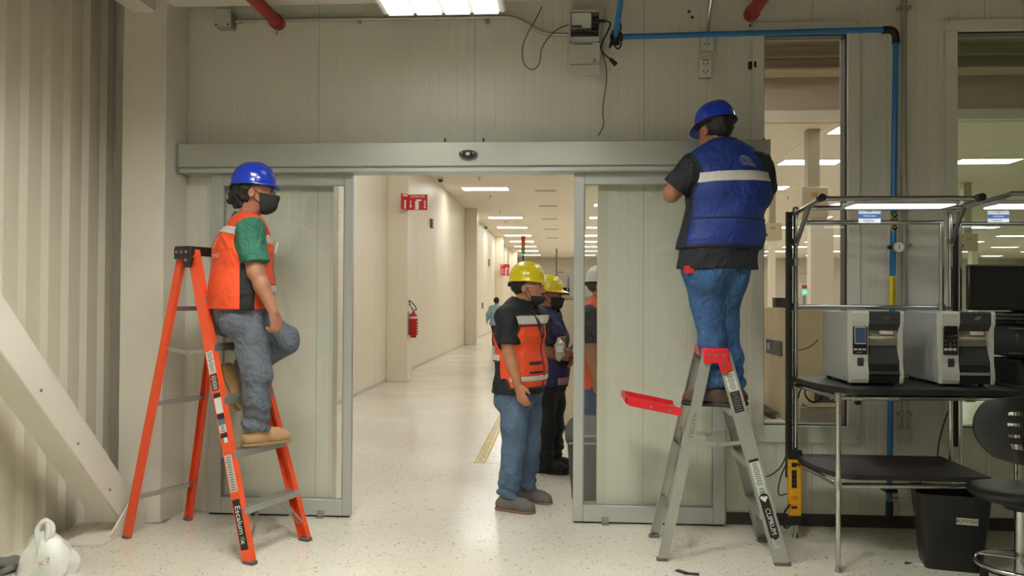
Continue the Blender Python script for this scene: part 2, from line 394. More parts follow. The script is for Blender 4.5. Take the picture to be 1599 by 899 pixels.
while x < HX1:
    for f, z in ((0.0, 0.0), (0.4, 0.0), (0.5, 0.1), (0.9, 0.1)): poly.append((min(x+f*0.5, HX1), z))
    x += 0.5
poly += [(HX1, 0.2), (HX0, 0.2)]
dk.extrude(poly, (0, 7.4, ZD), (1, 0, 0), (0, 0, 1), 7.3)
struct(dk.build('ceiling_deck', mat('roof_deck_steel', (96, 84, 66), 0.6), smooth=False))

# --- lamps of the hall
fr = mat('light_frame', (232, 228, 218), 0.5); dif = emis('hall_diffuser', COL_HALL, LAMP_HALL)
first = None
spots = []
for y in (7.9, 10.9, 14.55, 18.0, 21.6, 25.3, 29.2, 32.7, 36.4, 40.2, 44.4):
    for x in (-1.93, 1.52, 4.96, 8.36, 12.1, 15.7, 19.0, 22.6, 26.2):
        if x == -1.93 and (y < 12 or y == 18.0): continue
        if (x > 9 and y < 22) or (x > 17 and y < 26) or (x > 20 and y < 31): continue
        spots.append((x, y))
ROWN = {-1.93: 'corridor row', 1.52: 'row just right of the doorway', 4.96: 'row behind the narrow window', 8.36: 'row behind the wide window', 12.1: 'fifth row right of the corridor', 15.7: 'sixth row right of the corridor', 19.0: 'seventh row right of the corridor', 22.6: 'eighth row right of the corridor', 26.2: 'last row at the far right'}
def lname(x, y):
    col = sorted(b for a, b in spots if a == x); n = col.index(y)
    return ['nearest', 'second', 'third', 'fourth', 'fifth', 'sixth', 'seventh', 'eighth', 'ninth', 'tenth', 'eleventh'][n] + ' from the viewer in the ' + ROWN[x]
for i, (x, y) in enumerate(spots):
    lb = 'recessed ceiling light panel, ' + lname(x, y)
    if first is None:
        t = thing('ceiling_light', lb, 'ceiling light', (x, y, HZ), 'recessed light panels of the hall ceiling'); first = t
        f = MB(); w, h = 0.6, 0.3
        f.box((x-w, y-h, HZ-0.012), (x+w, y-h+0.03, HZ-0.0005)); f.box((x-w, y+h-0.03, HZ-0.012), (x+w, y+h, HZ-0.0005)); f.box((x-w, y-h, HZ-0.012), (x-w+0.03, y+h, HZ-0.0005)); f.box((x+w-0.03, y-h, HZ-0.012), (x+w, y+h, HZ-0.0005))
        f.build('frame', fr, t, smooth=False)
        MB().box((x-w+0.03, y-h+0.03, HZ-0.008), (x+w-0.03, y+h-0.03, HZ-0.001)).build('diffuser', dif, t, smooth=False)
        x00, y00 = x, y
    else: copy_tree(first, (x-x00, y-y00, 0))['label'] = lb

# --- high-bay lamps of the near room (one shows at the top of the picture)
hb = mat('lamp_housing', (225, 225, 220), 0.4); hd = emis('highbay_diffuser', COL_FRONT, LAMP_FRONT)
hdd = emis('highbay_diffuser_dim', COL_FRONT, LAMP_FRONT*0.035)
def highbay(x, y, z, label, lvl=''):
    t = thing('highbay_lamp', label, 'ceiling lamp', (x, y, z), 'high-bay lamps of the near room')
    MB().box((x-0.36, y-0.26, z+0.012), (x+0.36, y+0.26, z+0.08), 0.012).build('housing', hb, t)
    for k in range(4):
        xx = x-0.245+k*0.163; MB().box((xx-0.07, y-0.24, z), (xx+0.07, y+0.24, z+0.0115)).build('led_strip', hdd if lvl else hd, t, smooth=False)
    if not lvl:
        q = MB(); h = 0.13
        q.box((x-0.36, y-0.26, z-h), (x+0.36, y-0.252, z+0.012)); q.box((x-0.36, y+0.252, z-h), (x+0.36, y+0.26, z+0.012)); q.box((x-0.36, y-0.252, z-h), (x-0.352, y+0.252, z+0.012)); q.box((x+0.352, y-0.252, z-h), (x+0.36, y+0.252, z+0.012))
        q.build('added_cutoff_skirt', hb, t, smooth=False)  # skirt added on the unseen lamps to keep their light off the upper wall
    for s in (-1, 1): MB().cyl((x+s*0.3, y, z+0.08), (x+s*0.3, y, ZD-0.001), 0.003, seg=6).build('hanger_wire', STEEL, t)
    return t
highbay(-0.68, -0.92, 3.05, 'bright high-bay lamp hanging at the top edge above the door header', 'dim')
highbay(-1.25, -2.3, 3.2, 'high-bay lamp hanging over the left of the near room')
highbay(-0.05, -2.7, 3.2, 'high-bay lamp hanging over the middle of the near room')
highbay(-1.2, -6.5, 3.2, 'rearmost high-bay lamp of the near room')
# lamps hung under the roof deck just behind the partition
dif2 = emis('hall_highbay_diffuser', COL_HALL, LAMP_HALL*1.15)
for i, (x, y) in enumerate(((-1.6, 2.2), (-1.6, 5.2), (1.9, 2.2), (1.9, 5.2), (5.4, 3.6))):
    t = thing('hall_highbay_lamp', ['lamp under the roof deck nearest the door, corridor side', 'second lamp under the roof deck on the corridor side', 'lamp under the roof deck behind the narrow window', 'second lamp under the roof deck behind the narrow window', 'lamp under the roof deck behind the wide window'][i], 'ceiling lamp', (x, y, 4.9), 'lamps under the hall roof deck')
    MB().box((x-0.62, y-0.32, 4.912), (x+0.62, y+0.32, 4.98), 0.01).build('housing', hb, t)
    MB().box((x-0.58, y-0.28, 4.9), (x+0.58, y+0.28, 4.9115)).build('diffuser', dif2, t, smooth=False)
    for s in (-1, 1): MB().cyl((x+s*0.5, y, 4.98), (x+s*0.5, y, ZD-0.001), 0.004, seg=6).build('hanger_wire', STEEL, t)
# ================================================================== SLIDING DOOR
HD = thing('door_header', 'long satin aluminium header box of the automatic sliding door', 'door header', (-0.6, -0.16, 2.24))
hx0, hx1 = -2.50, 1.285
MB().box((hx0, -0.165, 2.272), (hx1, -0.002, 2.425), 0.004).build('cover', ALUD, HD)
MB().box((hx0+0.004, -0.150, 2.238), (hx1-0.004, -0.002, 2.2715), 0.003).build('lower_lip', ALU, HD)
MB().box((hx0+0.004, -0.158, 2.2652), (hx1-0.004, -0.152, 2.2712)).build('shadow_gap', mat('gap_grey', (120, 120, 112), 0.5), HD, smooth=False)
for x in (hx0-0.004, hx1): MB().box((x, -0.168, 2.235), (x+0.004, -0.002, 2.428)).build('end_cap', ALU, HD, smooth=False)
for px in (695, 755):
    p = at(px, 222, -0.05); MB().box((p[0]-0.006, -0.06, 2.4255), (p[0]+0.006, -0.05, 2.47), 0.001).build('bracket_tab', BLACK, HD, smooth=False)
# motion sensor on the header
sx, sz = at(731, 251, -0.17)[0], 2.345
S = thing('motion_sensor', 'small dark oval motion sensor on the middle of the door header', 'sensor', (sx, -0.166, sz-0.03))
poly = [(0.058*math.cos(a), (0.024 if math.sin(a) > 0 else 0.036)*math.sin(a)) for a in [2*PI*k/28 for k in range(28)]]
MB().extrude(poly, (sx, -0.1655, sz), (1, 0, 0), (0, 0, 1), 0.022).build('housing', mat('smoked_plastic', (52, 54, 48), 0.25), S)
MB().extrude([(x*0.82, y*0.75) for x, y in poly], (sx, -0.1876, sz), (1, 0, 0), (0, 0, 1), 0.006).build('lens', mat('dark_lens', (34, 36, 33), 0.12), S)
MB().box((sx-0.012, -0.197, sz-0.011), (sx+0.012, -0.194, sz+0.007)).build('sticker', mat('sticker_white', (210, 210, 205), 0.6), S, smooth=False)
MB().cyl((sx+0.036, -0.194, sz+0.003), (sx+0.036, -0.199, sz+0.003), 0.009, seg=12).build('eye', mat('eye_grey', (120, 120, 125), 0.2), S)
MB().box((sx-0.04, -0.196, sz-0.004), (sx-0.036, -0.194, sz+0.012)).build('mark', mat('sticker_white', (0, 0, 0)), S, smooth=False)

dg1 = glass('leaf_glass', (0.972, 0.985, 0.972), 0.0, 1.0, 0.01)
def leaf(name, x0, x1, g0, g1, label):
    y0, y1, z0, z1 = -0.075, -0.035, 0.012, 2.2375
    t = thing(name, label, 'sliding door', ((x0+x1)/2, -0.055, 0.0), 'sliding door leaves')
    zb, zt = 0.118, 2.165
    MB().box((x0, y0, z0), (g0, y1, z1), 0.003).build('stile', ALU, t); MB().box((g1, y0, z0), (x1, y1, z1), 0.003).build('stile', ALU, t)
    MB().box((g0, y0, z0), (g1, y1, zb), 0.003).build('bottom_rail', ALU, t); MB().box((g0, y0, zt), (g1, y1, z1), 0.003).build('top_rail', ALU, t)
    MB().box((g0-0.001, -0.058, zb-0.001), (g1+0.001, -0.052, zt+0.001)).build('glass', dg1, t, smooth=False)
    q = MB(); w = 0.006
    for a in (y0-0.0005, ):
        q.box((g0, a+0.004, zb), (g1, a+0.010, zb+w)); q.box((g0, a+0.004, zt-w), (g1, a+0.010, zt)); q.box((g0, a+0.004, zb), (g0+w, a+0.010, zt)); q.box((g1-w, a+0.004, zb), (g1, a+0.010, zt))
    q.build('glazing_bead', mat('grey_bead', (130, 132, 126), 0.5), t, smooth=False)
    MB().box((x0+0.01, y0+0.012, 0.001), (x1-0.01, y1-0.012, z0)).build('brush_seal', BLACKM, t, smooth=False)
    return t
leaf('sliding_door', -2.318, -1.362, -2.228, -1.418, 'left aluminium framed glass sliding door leaf behind the orange ladder')
leaf('sliding_door', 0.078, 1.035, 0.142, 0.960, 'right aluminium framed glass sliding door leaf behind the aluminium ladder')
for px, lb in ((500, 'small steel floor guide under the left door leaf'), (945, 'small steel floor guide under the right door leaf')):
    p = at(px, 806, -0.09)
    g = MB(); g.box((p[0]-0.022, -0.11, 0.0005), (p[0]+0.022, -0.076, 0.006)); g.box((p[0]-0.022, -0.088, 0.006), (p[0]+0.022, -0.0765, 0.045), 0.002)
    tag(g.build('floor_guide', STEEL), lb, 'door guide', 'floor guides of the door leaves')

# ================================================================== THINGS ON THE WALL
GRY = mat('grey_box_paint', (196, 194, 184), 0.4, var=0.03); CONDUIT = mat('galvanised_conduit', (176, 174, 164), 0.35, metal=0.6, var=0.05)
CABLE = mat('grey_cable', (70, 72, 70), 0.5); CABK = mat('black_cable', (18, 18, 18), 0.5)
# junction box and conduit
p = at(357, 36, 0); t = thing('junction_box', 'grey metal junction box on the wall at the left end of the conduit', 'junction box', (p[0], -0.05, p[2]-0.06))
MB().box((p[0]-0.055, -0.095, p[2]-0.055), (p[0]+0.055, -0.0005, p[2]+0.055), 0.006).build('body', STEEL, t)
MB().box((p[0]-0.058, -0.099, p[2]-0.058), (p[0]+0.058, -0.0955, p[2]+0.058), 0.002).build('cover', GRY, t)
for s in (-1, 1): MB().cyl((p[0]+s*0.04, -0.099, p[2]-0.045), (p[0]+s*0.04, -0.103, p[2]-0.045), 0.006, seg=8).build('screw', BLACK, t)
jb = p
pts = [at(x, y, -0.04) for x, y in ((368, 33), (500, 30), (640, 28.5), (780, 26), (800, 27), (818, 34), (834, 45), (850, 52), (868, 54), (887, 54))]
c = thing('conduit', 'thin galvanised conduit running from the junction box and bending down to the open control box', 'conduit', (pts[0][0], -0.04, pts[0][2]))
MB().tube(pts, 0.0125, 10, smooth=1).build('pipe', CONDUIT, c)
for x, y in ((374, 33), (682, 28)): 
    q = at(x, y, -0.04); MB().cyl((q[0]-0.018, -0.04, q[2]), (q[0]+0.018, -0.04, q[2]), 0.018, seg=10).build('coupling', STEEL, c)
for px in (560, 760):
    q = at(px, 29, -0.04); MB().box((q[0]-0.012, -0.055, q[2]-0.022), (q[0]+0.012, -0.0005, q[2]-0.0125)).box((q[0]-0.012, -0.012, q[2]-0.0125), (q[0]+0.012, -0.0005, q[2]+0.02)).build('clip', STEEL, c, smooth=False)
# control box, open, lid hanging below
a, b = at(889, 23, 0), at(936, 71, 0); x0, x1, z1, z0 = a[0], b[0], a[2], b[2]
t = thing('control_box', 'open grey control box on the wall with its lid hanging below', 'control box', ((x0+x1)/2, -0.05, z0-0.22))
m = MB(); m.box((x0, -0.09, z0), (x0+0.006, -0.0005, z1)); m.box((x1-0.006, -0.09, z0), (x1, -0.0005, z1)); m.box((x0, -0.09, z0), (x1, -0.0005, z0+0.03)); m.box((x0, -0.09, z1-0.006), (x1, -0.0005, z1)); m.box((x0, -0.02, z0), (x1, -0.0005, z1))
m.build('body', GRY, t, smooth=False)
MB().box((x0+0.012, -0.075, z1-0.115), (x0+0.14, -0.021, z1-0.014), 0.004).build('controller', mat('controller_white', (214, 214, 208), 0.4), t)
for k in range(4): MB().box((x0+0.016+k*0.017, -0.079, z1-0.112), (x0+0.029+k*0.017, -0.0755, z1-0.098)).build('terminal', BLACK, t, smooth=False)
for k in range(5): MB().box((x0+0.148, -0.06, z1-0.04-k*0.018), (x0+0.19, -0.021, z1-0.028-k*0.018)).build('relay', mat('relay_dark', (60, 62, 60), 0.4), t, smooth=False)
MB().box((x0+0.012, -0.093, z0+0.035), (x1-0.012, -0.022, z0+0.058), 0.004).build('terminal_rail', BLACK, t)
for k, col in enumerate(((30, 30, 30), (40, 40, 42), (110, 108, 100))):
    MB().tube([(x0+0.05+k*0.03, -0.08, z1-0.12), (x0+0.07+k*0.03, -0.095, z1-0.15), (x0+0.1+k*0.02, -0.09, z0+0.05)], 0.002, 5, smooth=2).build('wire', mat('wire_%d' % k, col, 0.5), t)
MB().box((x0-0.002, -0.075, z0-0.215), (x1+0.002, -0.055, z0-0.004), 0.004).build('lid', GRY, t)
MB().box((x0+0.0, -0.079, z0-0.148), (x1, -0.0755, z0-0.142)).build('lid_fold', mat('fold_grey', (150, 148, 138), 0.5), t, smooth=False)
MB().cyl((x1-0.035, -0.076, z0-0.12), (x1-0.035, -0.084, z0-0.12), 0.011, seg=12).build('lock', STEEL, t)
MB().box((x0+0.03, -0.077, z0-0.017), (x0+0.15, -0.0752, z0-0.012)).build('slot', BLACK, t, smooth=False)
def cable(name, label, pts, r, m, group=None, sm=2):
    o = MB().tube(pts, r, 7, smooth=sm).build(name, m); return tag(o, label, 'cable', group)
cable('loop_cable', 'thin grey cable looping down the wall left of the control box', [at(x, y, -0.062) for x, y in ((846, 10), (838, 28), (826, 47), (816, 70), (815, 92), (822, 106), (834, 110), (844, 98), (844, 78), (856, 58), (872, 44), (888, 39))], 0.0035, CABLE)
cable('hanging_cable', 'thin dark cable hanging from the control box down to above the header', [at(x, y, -0.04) for x, y in ((930, 50), (938, 75), (946, 100), (948, 125), (942, 160), (941, 180), (944, 195), (934, 212))], 0.003, CABK)
pc = thing('plug_cable', 'black power cord with a plug dangling right of the control box', 'cable', at(940, 60, -0.08))
MB().tube([at(x, y, -0.09) for x, y in ((933, 33), (955, 33), (950, 48), (940, 65), (938, 78), (947, 88), (954, 93))], 0.005, 7, smooth=2).build('cord', CABK, pc)
q0, q1 = at(953, 92, -0.09), at(962, 101, -0.09); MB().cyl(q0, q1, 0.012, 0.016, seg=10).build('plug', BLACK, pc)
MB().cyl(at(934, 33, -0.09), at(946, 33, -0.09), 0.014, 0.007, seg=10).build('socket_end', BLACK, pc)
pc2 = thing('coiled_cord', 'black cord coiled around the blue pipe joint', 'cable', at(965, 60, -0.12))
MB().tube([at(x, y, -0.14) for x, y in ((958, 62), (950, 80), (957, 52), (964, 32), (971, 38), (966, 58), (958, 68), (964, 78), (970, 72), (970, 62))], 0.005, 7, smooth=2).build('cord', CABK, pc2)
# blue compressed-air line
BLU = mat('blue_air_pipe', (36, 112, 172), 0.32, var=0.05, vscale=5)
yb = -0.10
e0, e1 = at(968, 57.5, yb), at(1386, 46, yb); cr = at(1396, 49, yb); bt = at(1388.5, 795, yb)
t = thing('air_pipe', 'blue compressed-air pipe running along the wall top and down behind the bench', 'air pipe', (bt[0], yb, bt[2]))
MB().cyl(e0, (e1[0], yb, e1[2]), 0.0175, seg=14).build('horizontal_pipe', BLU, t)
MB().cyl(at(1399, 66, yb), bt, 0.0175, seg=14).build('drop_pipe', BLU, t)
MB().tube([at(960, 62, yb), at(964, 38, yb-0.12), at(969, 4, yb-0.3), at(972, -30, yb-0.45)], 0.0175, 12, smooth=1).build('rising_pipe', BLU, t)
MB().tube([at(1378, 47, yb), at(1392, 46, yb), at(1399, 53, yb), at(1399, 68, yb)], 0.0235, 12, smooth=2).build('elbow', BLACK, t)
MB().cyl(at(953, 60, yb), at(972, 57, yb), 0.026, seg=14).cyl(at(961, 70, yb), at(961, 48, yb-0.04), 0.026, seg=14).build('tee_fitting', BLACK, t)
MB().cyl(at(1389, 782, yb), at(1388.5, 812, yb), 0.022, seg=12).build('end_valve', BLACK, t)
q = at(1390, 765, yb); MB().box((q[0]-0.035, yb-0.03, q[2]-0.012), (q[0]+0.035, -0.02, q[2]+0.012), 0.003).build('pipe_clamp', BLACK, t)
q = at(1391, 770, yb); MB().cyl((q[0]-0.03, yb-0.03, q[2]-0.02), (q[0]+0.03, yb-0.03, q[2]-0.02), 0.006, seg=8).build('valve_handle', STEEL, t)
YEL = mat('yellow_tape', (214, 190, 20), 0.5)
za, zb_ = at(1394, 335, yb)[2], at(1394, 361, yb)[2]
MB().lathe([(0.0182, 0.0), (0.0182, za-zb_)], (at(1395, 350, yb)[0], yb, zb_), seg=16, cap=False).build('hazard_sleeve', YEL, t)
hx = at(1395, 350, yb)[0]
for k in range(4):
    z = zb_+k*(za-zb_)/4
    for s in (-1, 1):
        f = MB(); f.extrude([(0, 0), (s*0.0165, 0.016), (s*0.0165, 0.030), (0, 0.014)], (hx, yb-0.0185, z), (1, 0, 0), (0, 0, 1), 0.002); f.build('chevron', BLACK, t, smooth=False)
za, zb_ = at(1394, 431, yb)[2], at(1394, 479, yb)[2]; hx = at(1393.6, 455, yb)[0]
MB().cyl((hx, yb, zb_), (hx, yb, za), 0.0205, seg=16).build('label_sleeve', YEL, t)
text('AIRE COMPRIMIDO', 0.021, (hx-0.002, yb-0.0212, (za+zb_)/2), (0, 0, -1), (1, 0, 0), BLACK, t)
q = at(1401.5, 386, yb-0.03)
g = thing('pressure_gauge', 'round white pressure gauge on the blue drop pipe', 'gauge', (q[0], yb-0.03, q[2]-0.03))
MB().cyl((q[0], yb-0.02, q[2]), (q[0], yb-0.052, q[2]), 0.035, seg=28).build('case', STEEL, g)
MB().cyl((q[0], yb-0.0522, q[2]), (q[0], yb-0.054, q[2]), 0.030, seg=28).build('dial', mat('dial_white', (228, 228, 222), 0.4), g)
MB().bar((q[0]-0.001, yb-0.0555, q[2]-0.013), (q[0]+0.001, yb-0.0555, q[2]+0.016), 0.004, 0.001, (1, 0, 0)).build('needle', BLACK, g, smooth=False)
for k in range(9):
    an = math.radians(225-k*33.75); v = Vector((math.cos(an), 0, math.sin(an))); c0 = Vector((q[0], yb-0.0545, q[2]))
    MB().bar(c0+v*0.023, c0+v*0.028, 0.002, 0.0008, (v.z, 0, -v.x)).build('tick', BLACK, g, smooth=False)
MB().cyl((q[0]-0.055, yb-0.025, q[2]), (q[0]-0.03, yb-0.025, q[2]), 0.012, seg=10).build('stem', BLACK, g)
# slim conduit beside the blue pipe
x = at(1412, 300, -0.03)[0]
t = thing('wall_conduit', 'grey vertical conduit on the wall right of the blue drop pipe', 'conduit', (x, -0.03, 0.65))
MB().cyl((x, -0.03, 0.63), (x, -0.03, 3.40), 0.0165, seg=12).build('pipe', CONDUIT, t)
for z in (3.28, 1.78, 0.72): MB().box((x-0.04, -0.052, z-0.009), (x+0.04, -0.0005, z+0.009), 0.002).cyl((x+0.03, -0.052, z), (x+0.03, -0.06, z), 0.006, seg=8).build('strap', STEEL, t)
MB().box((x-0.035, -0.06, 0.545), (x+0.035, -0.0005, 0.63), 0.004).build('outlet_box', GRY, t)
# outlets
WHT = mat('outlet_white', (222, 220, 210), 0.4)
def outlet(px, py, label, o):
    p = at(px, py, 0); t = thing('power_outlet', label, 'power outlet', (p[0], -0.03, p[2]-0.06), 'double power outlets on the wall')
    MB().box((p[0]-0.036, -0.045, p[2]-0.056), (p[0]+0.036, -0.0005, p[2]+0.056), 0.003).build('box', STEEL, t)
    MB().box((p[0]-0.039, -0.052, p[2]-0.06), (p[0]+0.039, -0.0455, p[2]+0.06), 0.003).build('cover_plate', WHT, t)
    for dz in (-0.024, 0.022):
        for sx_ in (-0.012, 0.012): MB().box((p[0]+sx_-0.003, -0.0532, p[2]+dz), (p[0]+sx_+0.003, -0.0522, p[2]+dz+0.013)).build('slot', BLACK, t, smooth=False)
        MB().cyl((p[0], -0.0522, p[2]+dz-0.008), (p[0], -0.0534, p[2]+dz-0.008), 0.004, seg=8).build('slot', BLACK, t)
    if o: MB().box((p[0]-0.022, -0.0534, p[2]+0.046), (p[0]+0.022, -0.0522, p[2]+0.056)).build('label_strip', mat('amber_label', (190, 130, 60), 0.5), t, smooth=False)
outlet(1102, 68, 'upper white power outlet hanging under the blue air pipe', False)
outlet(1099.5, 110, 'lower white power outlet with an amber strip, above the man in blue', True)
p = at(1105, 48, -0.03); p2 = at(1108, 5, -0.05)
t = thing('outlet_conduit', 'short bright conduit rising from the upper outlet to the ledge beam', 'conduit', p)
MB().tube([(p[0], -0.03, p[2]-0.07), (p[0], -0.03, p[2]), (p[0]+0.004, -0.05, p[2]+0.1), (p2[0], -0.12, p2[2]+0.02)], 0.0135, 10, smooth=2).build('pipe', CHROME, t)
MB().cyl((p[0], -0.03, p[2]-0.055), (p[0], -0.03, p[2]-0.03), 0.019, seg=10).build('connector', STEEL, t)
# black clip on the window frame
p = at(1174, 103, 0); t = thing('cable_clip', 'small black clip fixed on the wall beside the narrow window', 'clip', (p[0], -0.02, p[2]-0.03))
MB().box((p[0]-0.026, -0.03, p[2]-0.026), (p[0]-0.004, -0.0005, p[2]+0.022), 0.004).build('jaw', BLACK, t); MB().box((p[0]+0.002, -0.03, p[2]-0.022), (p[0]+0.026, -0.0005, p[2]+0.026), 0.004).build('jaw', BLACK, t)
MB().box((p[0]-0.01, -0.02, p[2]-0.022), (p[0]+0.01, -0.0005, p[2]-0.008)).build('bridge', BLACK, t, smooth=False)
# anchor holes / stains left in the panels
hm = mat('anchor_rust', (84, 74, 58), 0.8)
for i, (px, py) in enumerate(((1076, 18), (1081, 27), (1172, 40))):
    p = at(px, py, 0); tag(MB().cyl((p[0], -0.0005, p[2]), (p[0], -0.006, p[2]), 0.011, 0.008, seg=8).build('wall_anchor', hm), ['rusty wall anchor high on the wall, upper of the pair above the man in blue', 'rusty wall anchor high on the wall, lower of the pair above the man in blue', 'rusty wall anchor just under the right red pipe'][i], 'anchor', 'rusty wall anchors')
# cable from header end to window corner
cable('short_cable', 'short black cable from the header end up to the window frame', [at(x, y, -0.10) for x, y in ((1170, 246), (1178, 238), (1184, 226), (1194, 216))], 0.005, CABK)
# red sprinkler pipes entering the wall
def redpipe(px, py, dx, label):
    p = at(px, py, -0.10); t = thing('sprinkler_pipe', label, 'pipe', (p[0], -0.1, p[2]), 'red sprinkler pipes under the roof')
    MB().cyl((p[0], -0.10, p[2]), (p[0]+dx, -4.0, p[2]), 0.040, seg=18).build('pipe', REDP, t)
    MB().cyl((p[0], -0.09, p[2]), (p[0], -0.15, p[2]), 0.047, seg=18).build('end_cap', REDP, t)
    MB().cyl((p[0], -0.12, p[2]-0.046), (p[0], -0.12, p[2]-0.085), 0.006, seg=8).build('drain_stub', STEEL, t)
redpipe(434, 36, 0.05, 'red sprinkler pipe ending before the wall at upper left, above the man in orange')
redpipe(1173, 22, 0.05, 'red sprinkler pipe ending before the wall at upper right, near the narrow window')
# dropped items on the floor by the wall at left
# ================================================================== LADDERS
def ladder(T, FN, FF, BN, BF, CN, CF, ztop, steps, railm, stepm, capm, rw, rt, bw, footm, zspread, backbars, cap_sz):
    """F/B = front/back feet (near, far), C = cap ends (near, far) in plan; steps = heights on the front frame"""
    FN, FF, BN, BF = (Vector((p[0], p[1], 0.0)) for p in (FN, FF, BN, BF)); CN, CF = (Vector((p[0], p[1], ztop)) for p in (CN, CF))
    u = (FF-FN).normalized(); v = Vector((-u.y, u.x, 0)); 
    if v.dot(BN-FN) < 0: v = -v
    info = {}
    FTN, FTF = CN-v*cap_sz[0]*0.30, CF-v*cap_sz[0]*0.30; BTN, BTF = CN+v*cap_sz[0]*0.32, CF+v*cap_sz[0]*0.32
    FTN, FTF, BTN, BTF = (p+Vector((0, 0, -0.01)) for p in (FTN, FTF, BTN, BTF))
    def channel(name, a, b, w, t, s, m, wd):
        """C-shaped rail; s = side (+1: open towards +u)"""
        d = (b-a).normalized(); wdir = (wd-d*wd.dot(d)).normalized(); uu = u*s; q = MB(); th = 0.004
        q.bar(a, b, w, th, wdir); q.bar(a+wdir*(w/2-th/2)+uu*(t/2), b+wdir*(w/2-th/2)+uu*(t/2), th, t, wdir); q.bar(a-wdir*(w/2-th/2)+uu*(t/2), b-wdir*(w/2-th/2)+uu*(t/2), th, t, wdir)
        return q.build(name, m, T, smooth=False)
    up = Vector((0, 0, 1))
    for nm, a, b, w, t, s in (('front_rail', FN, FTN, rw, rt, 1), ('front_rail', FF, FTF, rw, rt, -1), ('back_rail', BN, BTN, bw, rt*0.8, 1), ('back_rail', BF, BTF, bw, rt*0.8, -1)):
        d = (b-a).normalized(); a2 = a+d*0.014
        channel(nm, a2, b, w, t, s, railm, v)
        f = MB(); uu = u*s; c = a+uu*(t/2)
        R = Matrix((v, u, up)).transposed(); f.obox(c+Vector((0, 0, 0.010)), (w*1.12, t*1.25, 0.019), R, 0.003); f.build('foot', footm, T)
    for z in steps:
        k = (z)/(ztop-0.01); a = FN.lerp(FTN, k)+u*0.005; b = FF.lerp(FTF, k)-u*0.005
        q = MB(); q.bar(a, b, 0.085, 0.006, v); q.bar(a-v*0.04-up*0.017, b-v*0.04-up*0.017, 0.006, 0.034, v); q.bar(a+v*0.04-up*0.017, b+v*0.04-up*0.017, 0.006, 0.034, v)
        for j in range(5): q.bar(a+v*(-0.03+0.015*j)+up*0.004, b+v*(-0.03+0.015*j)+up*0.004, 0.005, 0.003, v)
        q.build('step', stepm, T, smooth=False)
    for s in (-1, 1):      # knee braces under the lowest step
        k = steps[0]/(ztop-0.01); A, B = FN.lerp(FTN, k), FF.lerp(FTF, k); mid = (A+B)/2
        F = FN if s < 0 else FF; S = A if s < 0 else B; k2 = 0.09/(ztop); lowp = F.lerp(FTN if s < 0 else FTF, k2)
        for e in (-0.025, 0.025): MB().bar(lowp+v*e-u*s*0.012, S+(mid-S)*0.55-up*0.03+v*e, 0.018, 0.004, v).build('knee_brace', stepm, T, smooth=False)
    for z in backbars:
        k = z/(ztop-0.01); a, b = BN.lerp(BTN, k), BF.lerp(BTF, k); MB().bar(a, b, 0.006, 0.026, v).bar(a+v*0.01+up*0.011, b+v*0.01+up*0.011, 0.02, 0.004, v).build('back_bar', stepm, T, smooth=False)
    k = zspread/(ztop-0.01)
    for F, FT, B, BT, s in ((FN, FTN, BN, BTN, 1), (FF, FTF, BF, BTF, -1)):
        a, b = F.lerp(FT, k)+u*s*0.016, B.lerp(BT, k)+u*s*0.012; m_ = (a+b)/2-up*0.022
        MB().bar(a, m_, 0.004, 0.022, u).build('spreader', stepm, T, smooth=False); MB().bar(m_+u*s*0.005, b+u*s*0.005, 0.004, 0.022, u).build('spreader', stepm, T, smooth=False)
        MB().cyl(m_-u*s*0.004, m_+u*s*0.012, 0.008, seg=8).build('rivet', STEEL, T)
    # cap
    cc = (CN+CF)/2; L = (CF-CN).length+cap_sz[2]; R = Matrix((v, u, up)).transposed()
    q = MB(); q.obox(cc+up*0.006, (cap_sz[0], L, 0.024), R, 0.006)
    q.obox(cc+up*0.0-u*L/2+u*0.006-up*cap_sz[1]*0.4, (cap_sz[0], 0.014, cap_sz[1]), R, 0.004); q.obox(cc-up*cap_sz[1]*0.4+u*L/2-u*0.006, (cap_sz[0], 0.014, cap_sz[1]), R, 0.004)
    q.obox(cc-v*(cap_sz[0]/2-0.005)-up*cap_sz[1]*0.22, (0.012, L, cap_sz[1]*0.5), R, 0.003); q.obox(cc+v*(cap_sz[0]/2-0.005)-up*cap_sz[1]*0.22, (0.012, L, cap_sz[1]*0.5), R, 0.003)
    tri = [(-0.055, 0), (0.02, 0), (0.005, -0.055), (-0.03, -0.055)]
    q.extrude([(x-cap_sz[0]*0.22, y-cap_sz[1]*0.8) for x, y in tri], cc-u*(L/2), v, up, 0.012)
    q.build('top_cap', capm, T)
    for (a, z) in ((-0.30, -0.25), (0.0, -0.25), (0.30, -0.25), (-0.28, -1.0)):
        c = cc-u*(L/2+0.001)+v*(a*cap_sz[0])+up*(z*cap_sz[1]); MB().cyl(c, c-u*0.006, 0.009, seg=10).build('rivet', STEEL, T)
    return dict(u=u, v=v, FN=FN, FTN=FTN, FF=FF, FTF=FTF, BN=BN, BTN=BTN, cap=cc)
def rail_plate(T, I, z, length, w, off, m, name='sticker', dw=0.0, lift=0.0008):
    """flat sticker on the near front rail's outer web, centred at height z; returns its frame"""
    a, b, u, v = I['FN'], I['FTN'], I['u'], I['v']; d = (b-a).normalized(); wd = (v-d*v.dot(d)).normalized(); c = a+d*(z/d.z)-u*(0.0022+off)+wd*dw
    MB().bar(c-d*length/2, c+d*length/2, w, lift, wd).build(name, m, T, smooth=False)
    return c-u*lift, d, wd
ORG = mat('orange_fibreglass', (232, 84, 44), 0.42, var=0.06, vscale=6); LAL = mat('ladder_aluminium', (182, 182, 174), 0.32, metal=0.75, var=0.05, vscale=12)
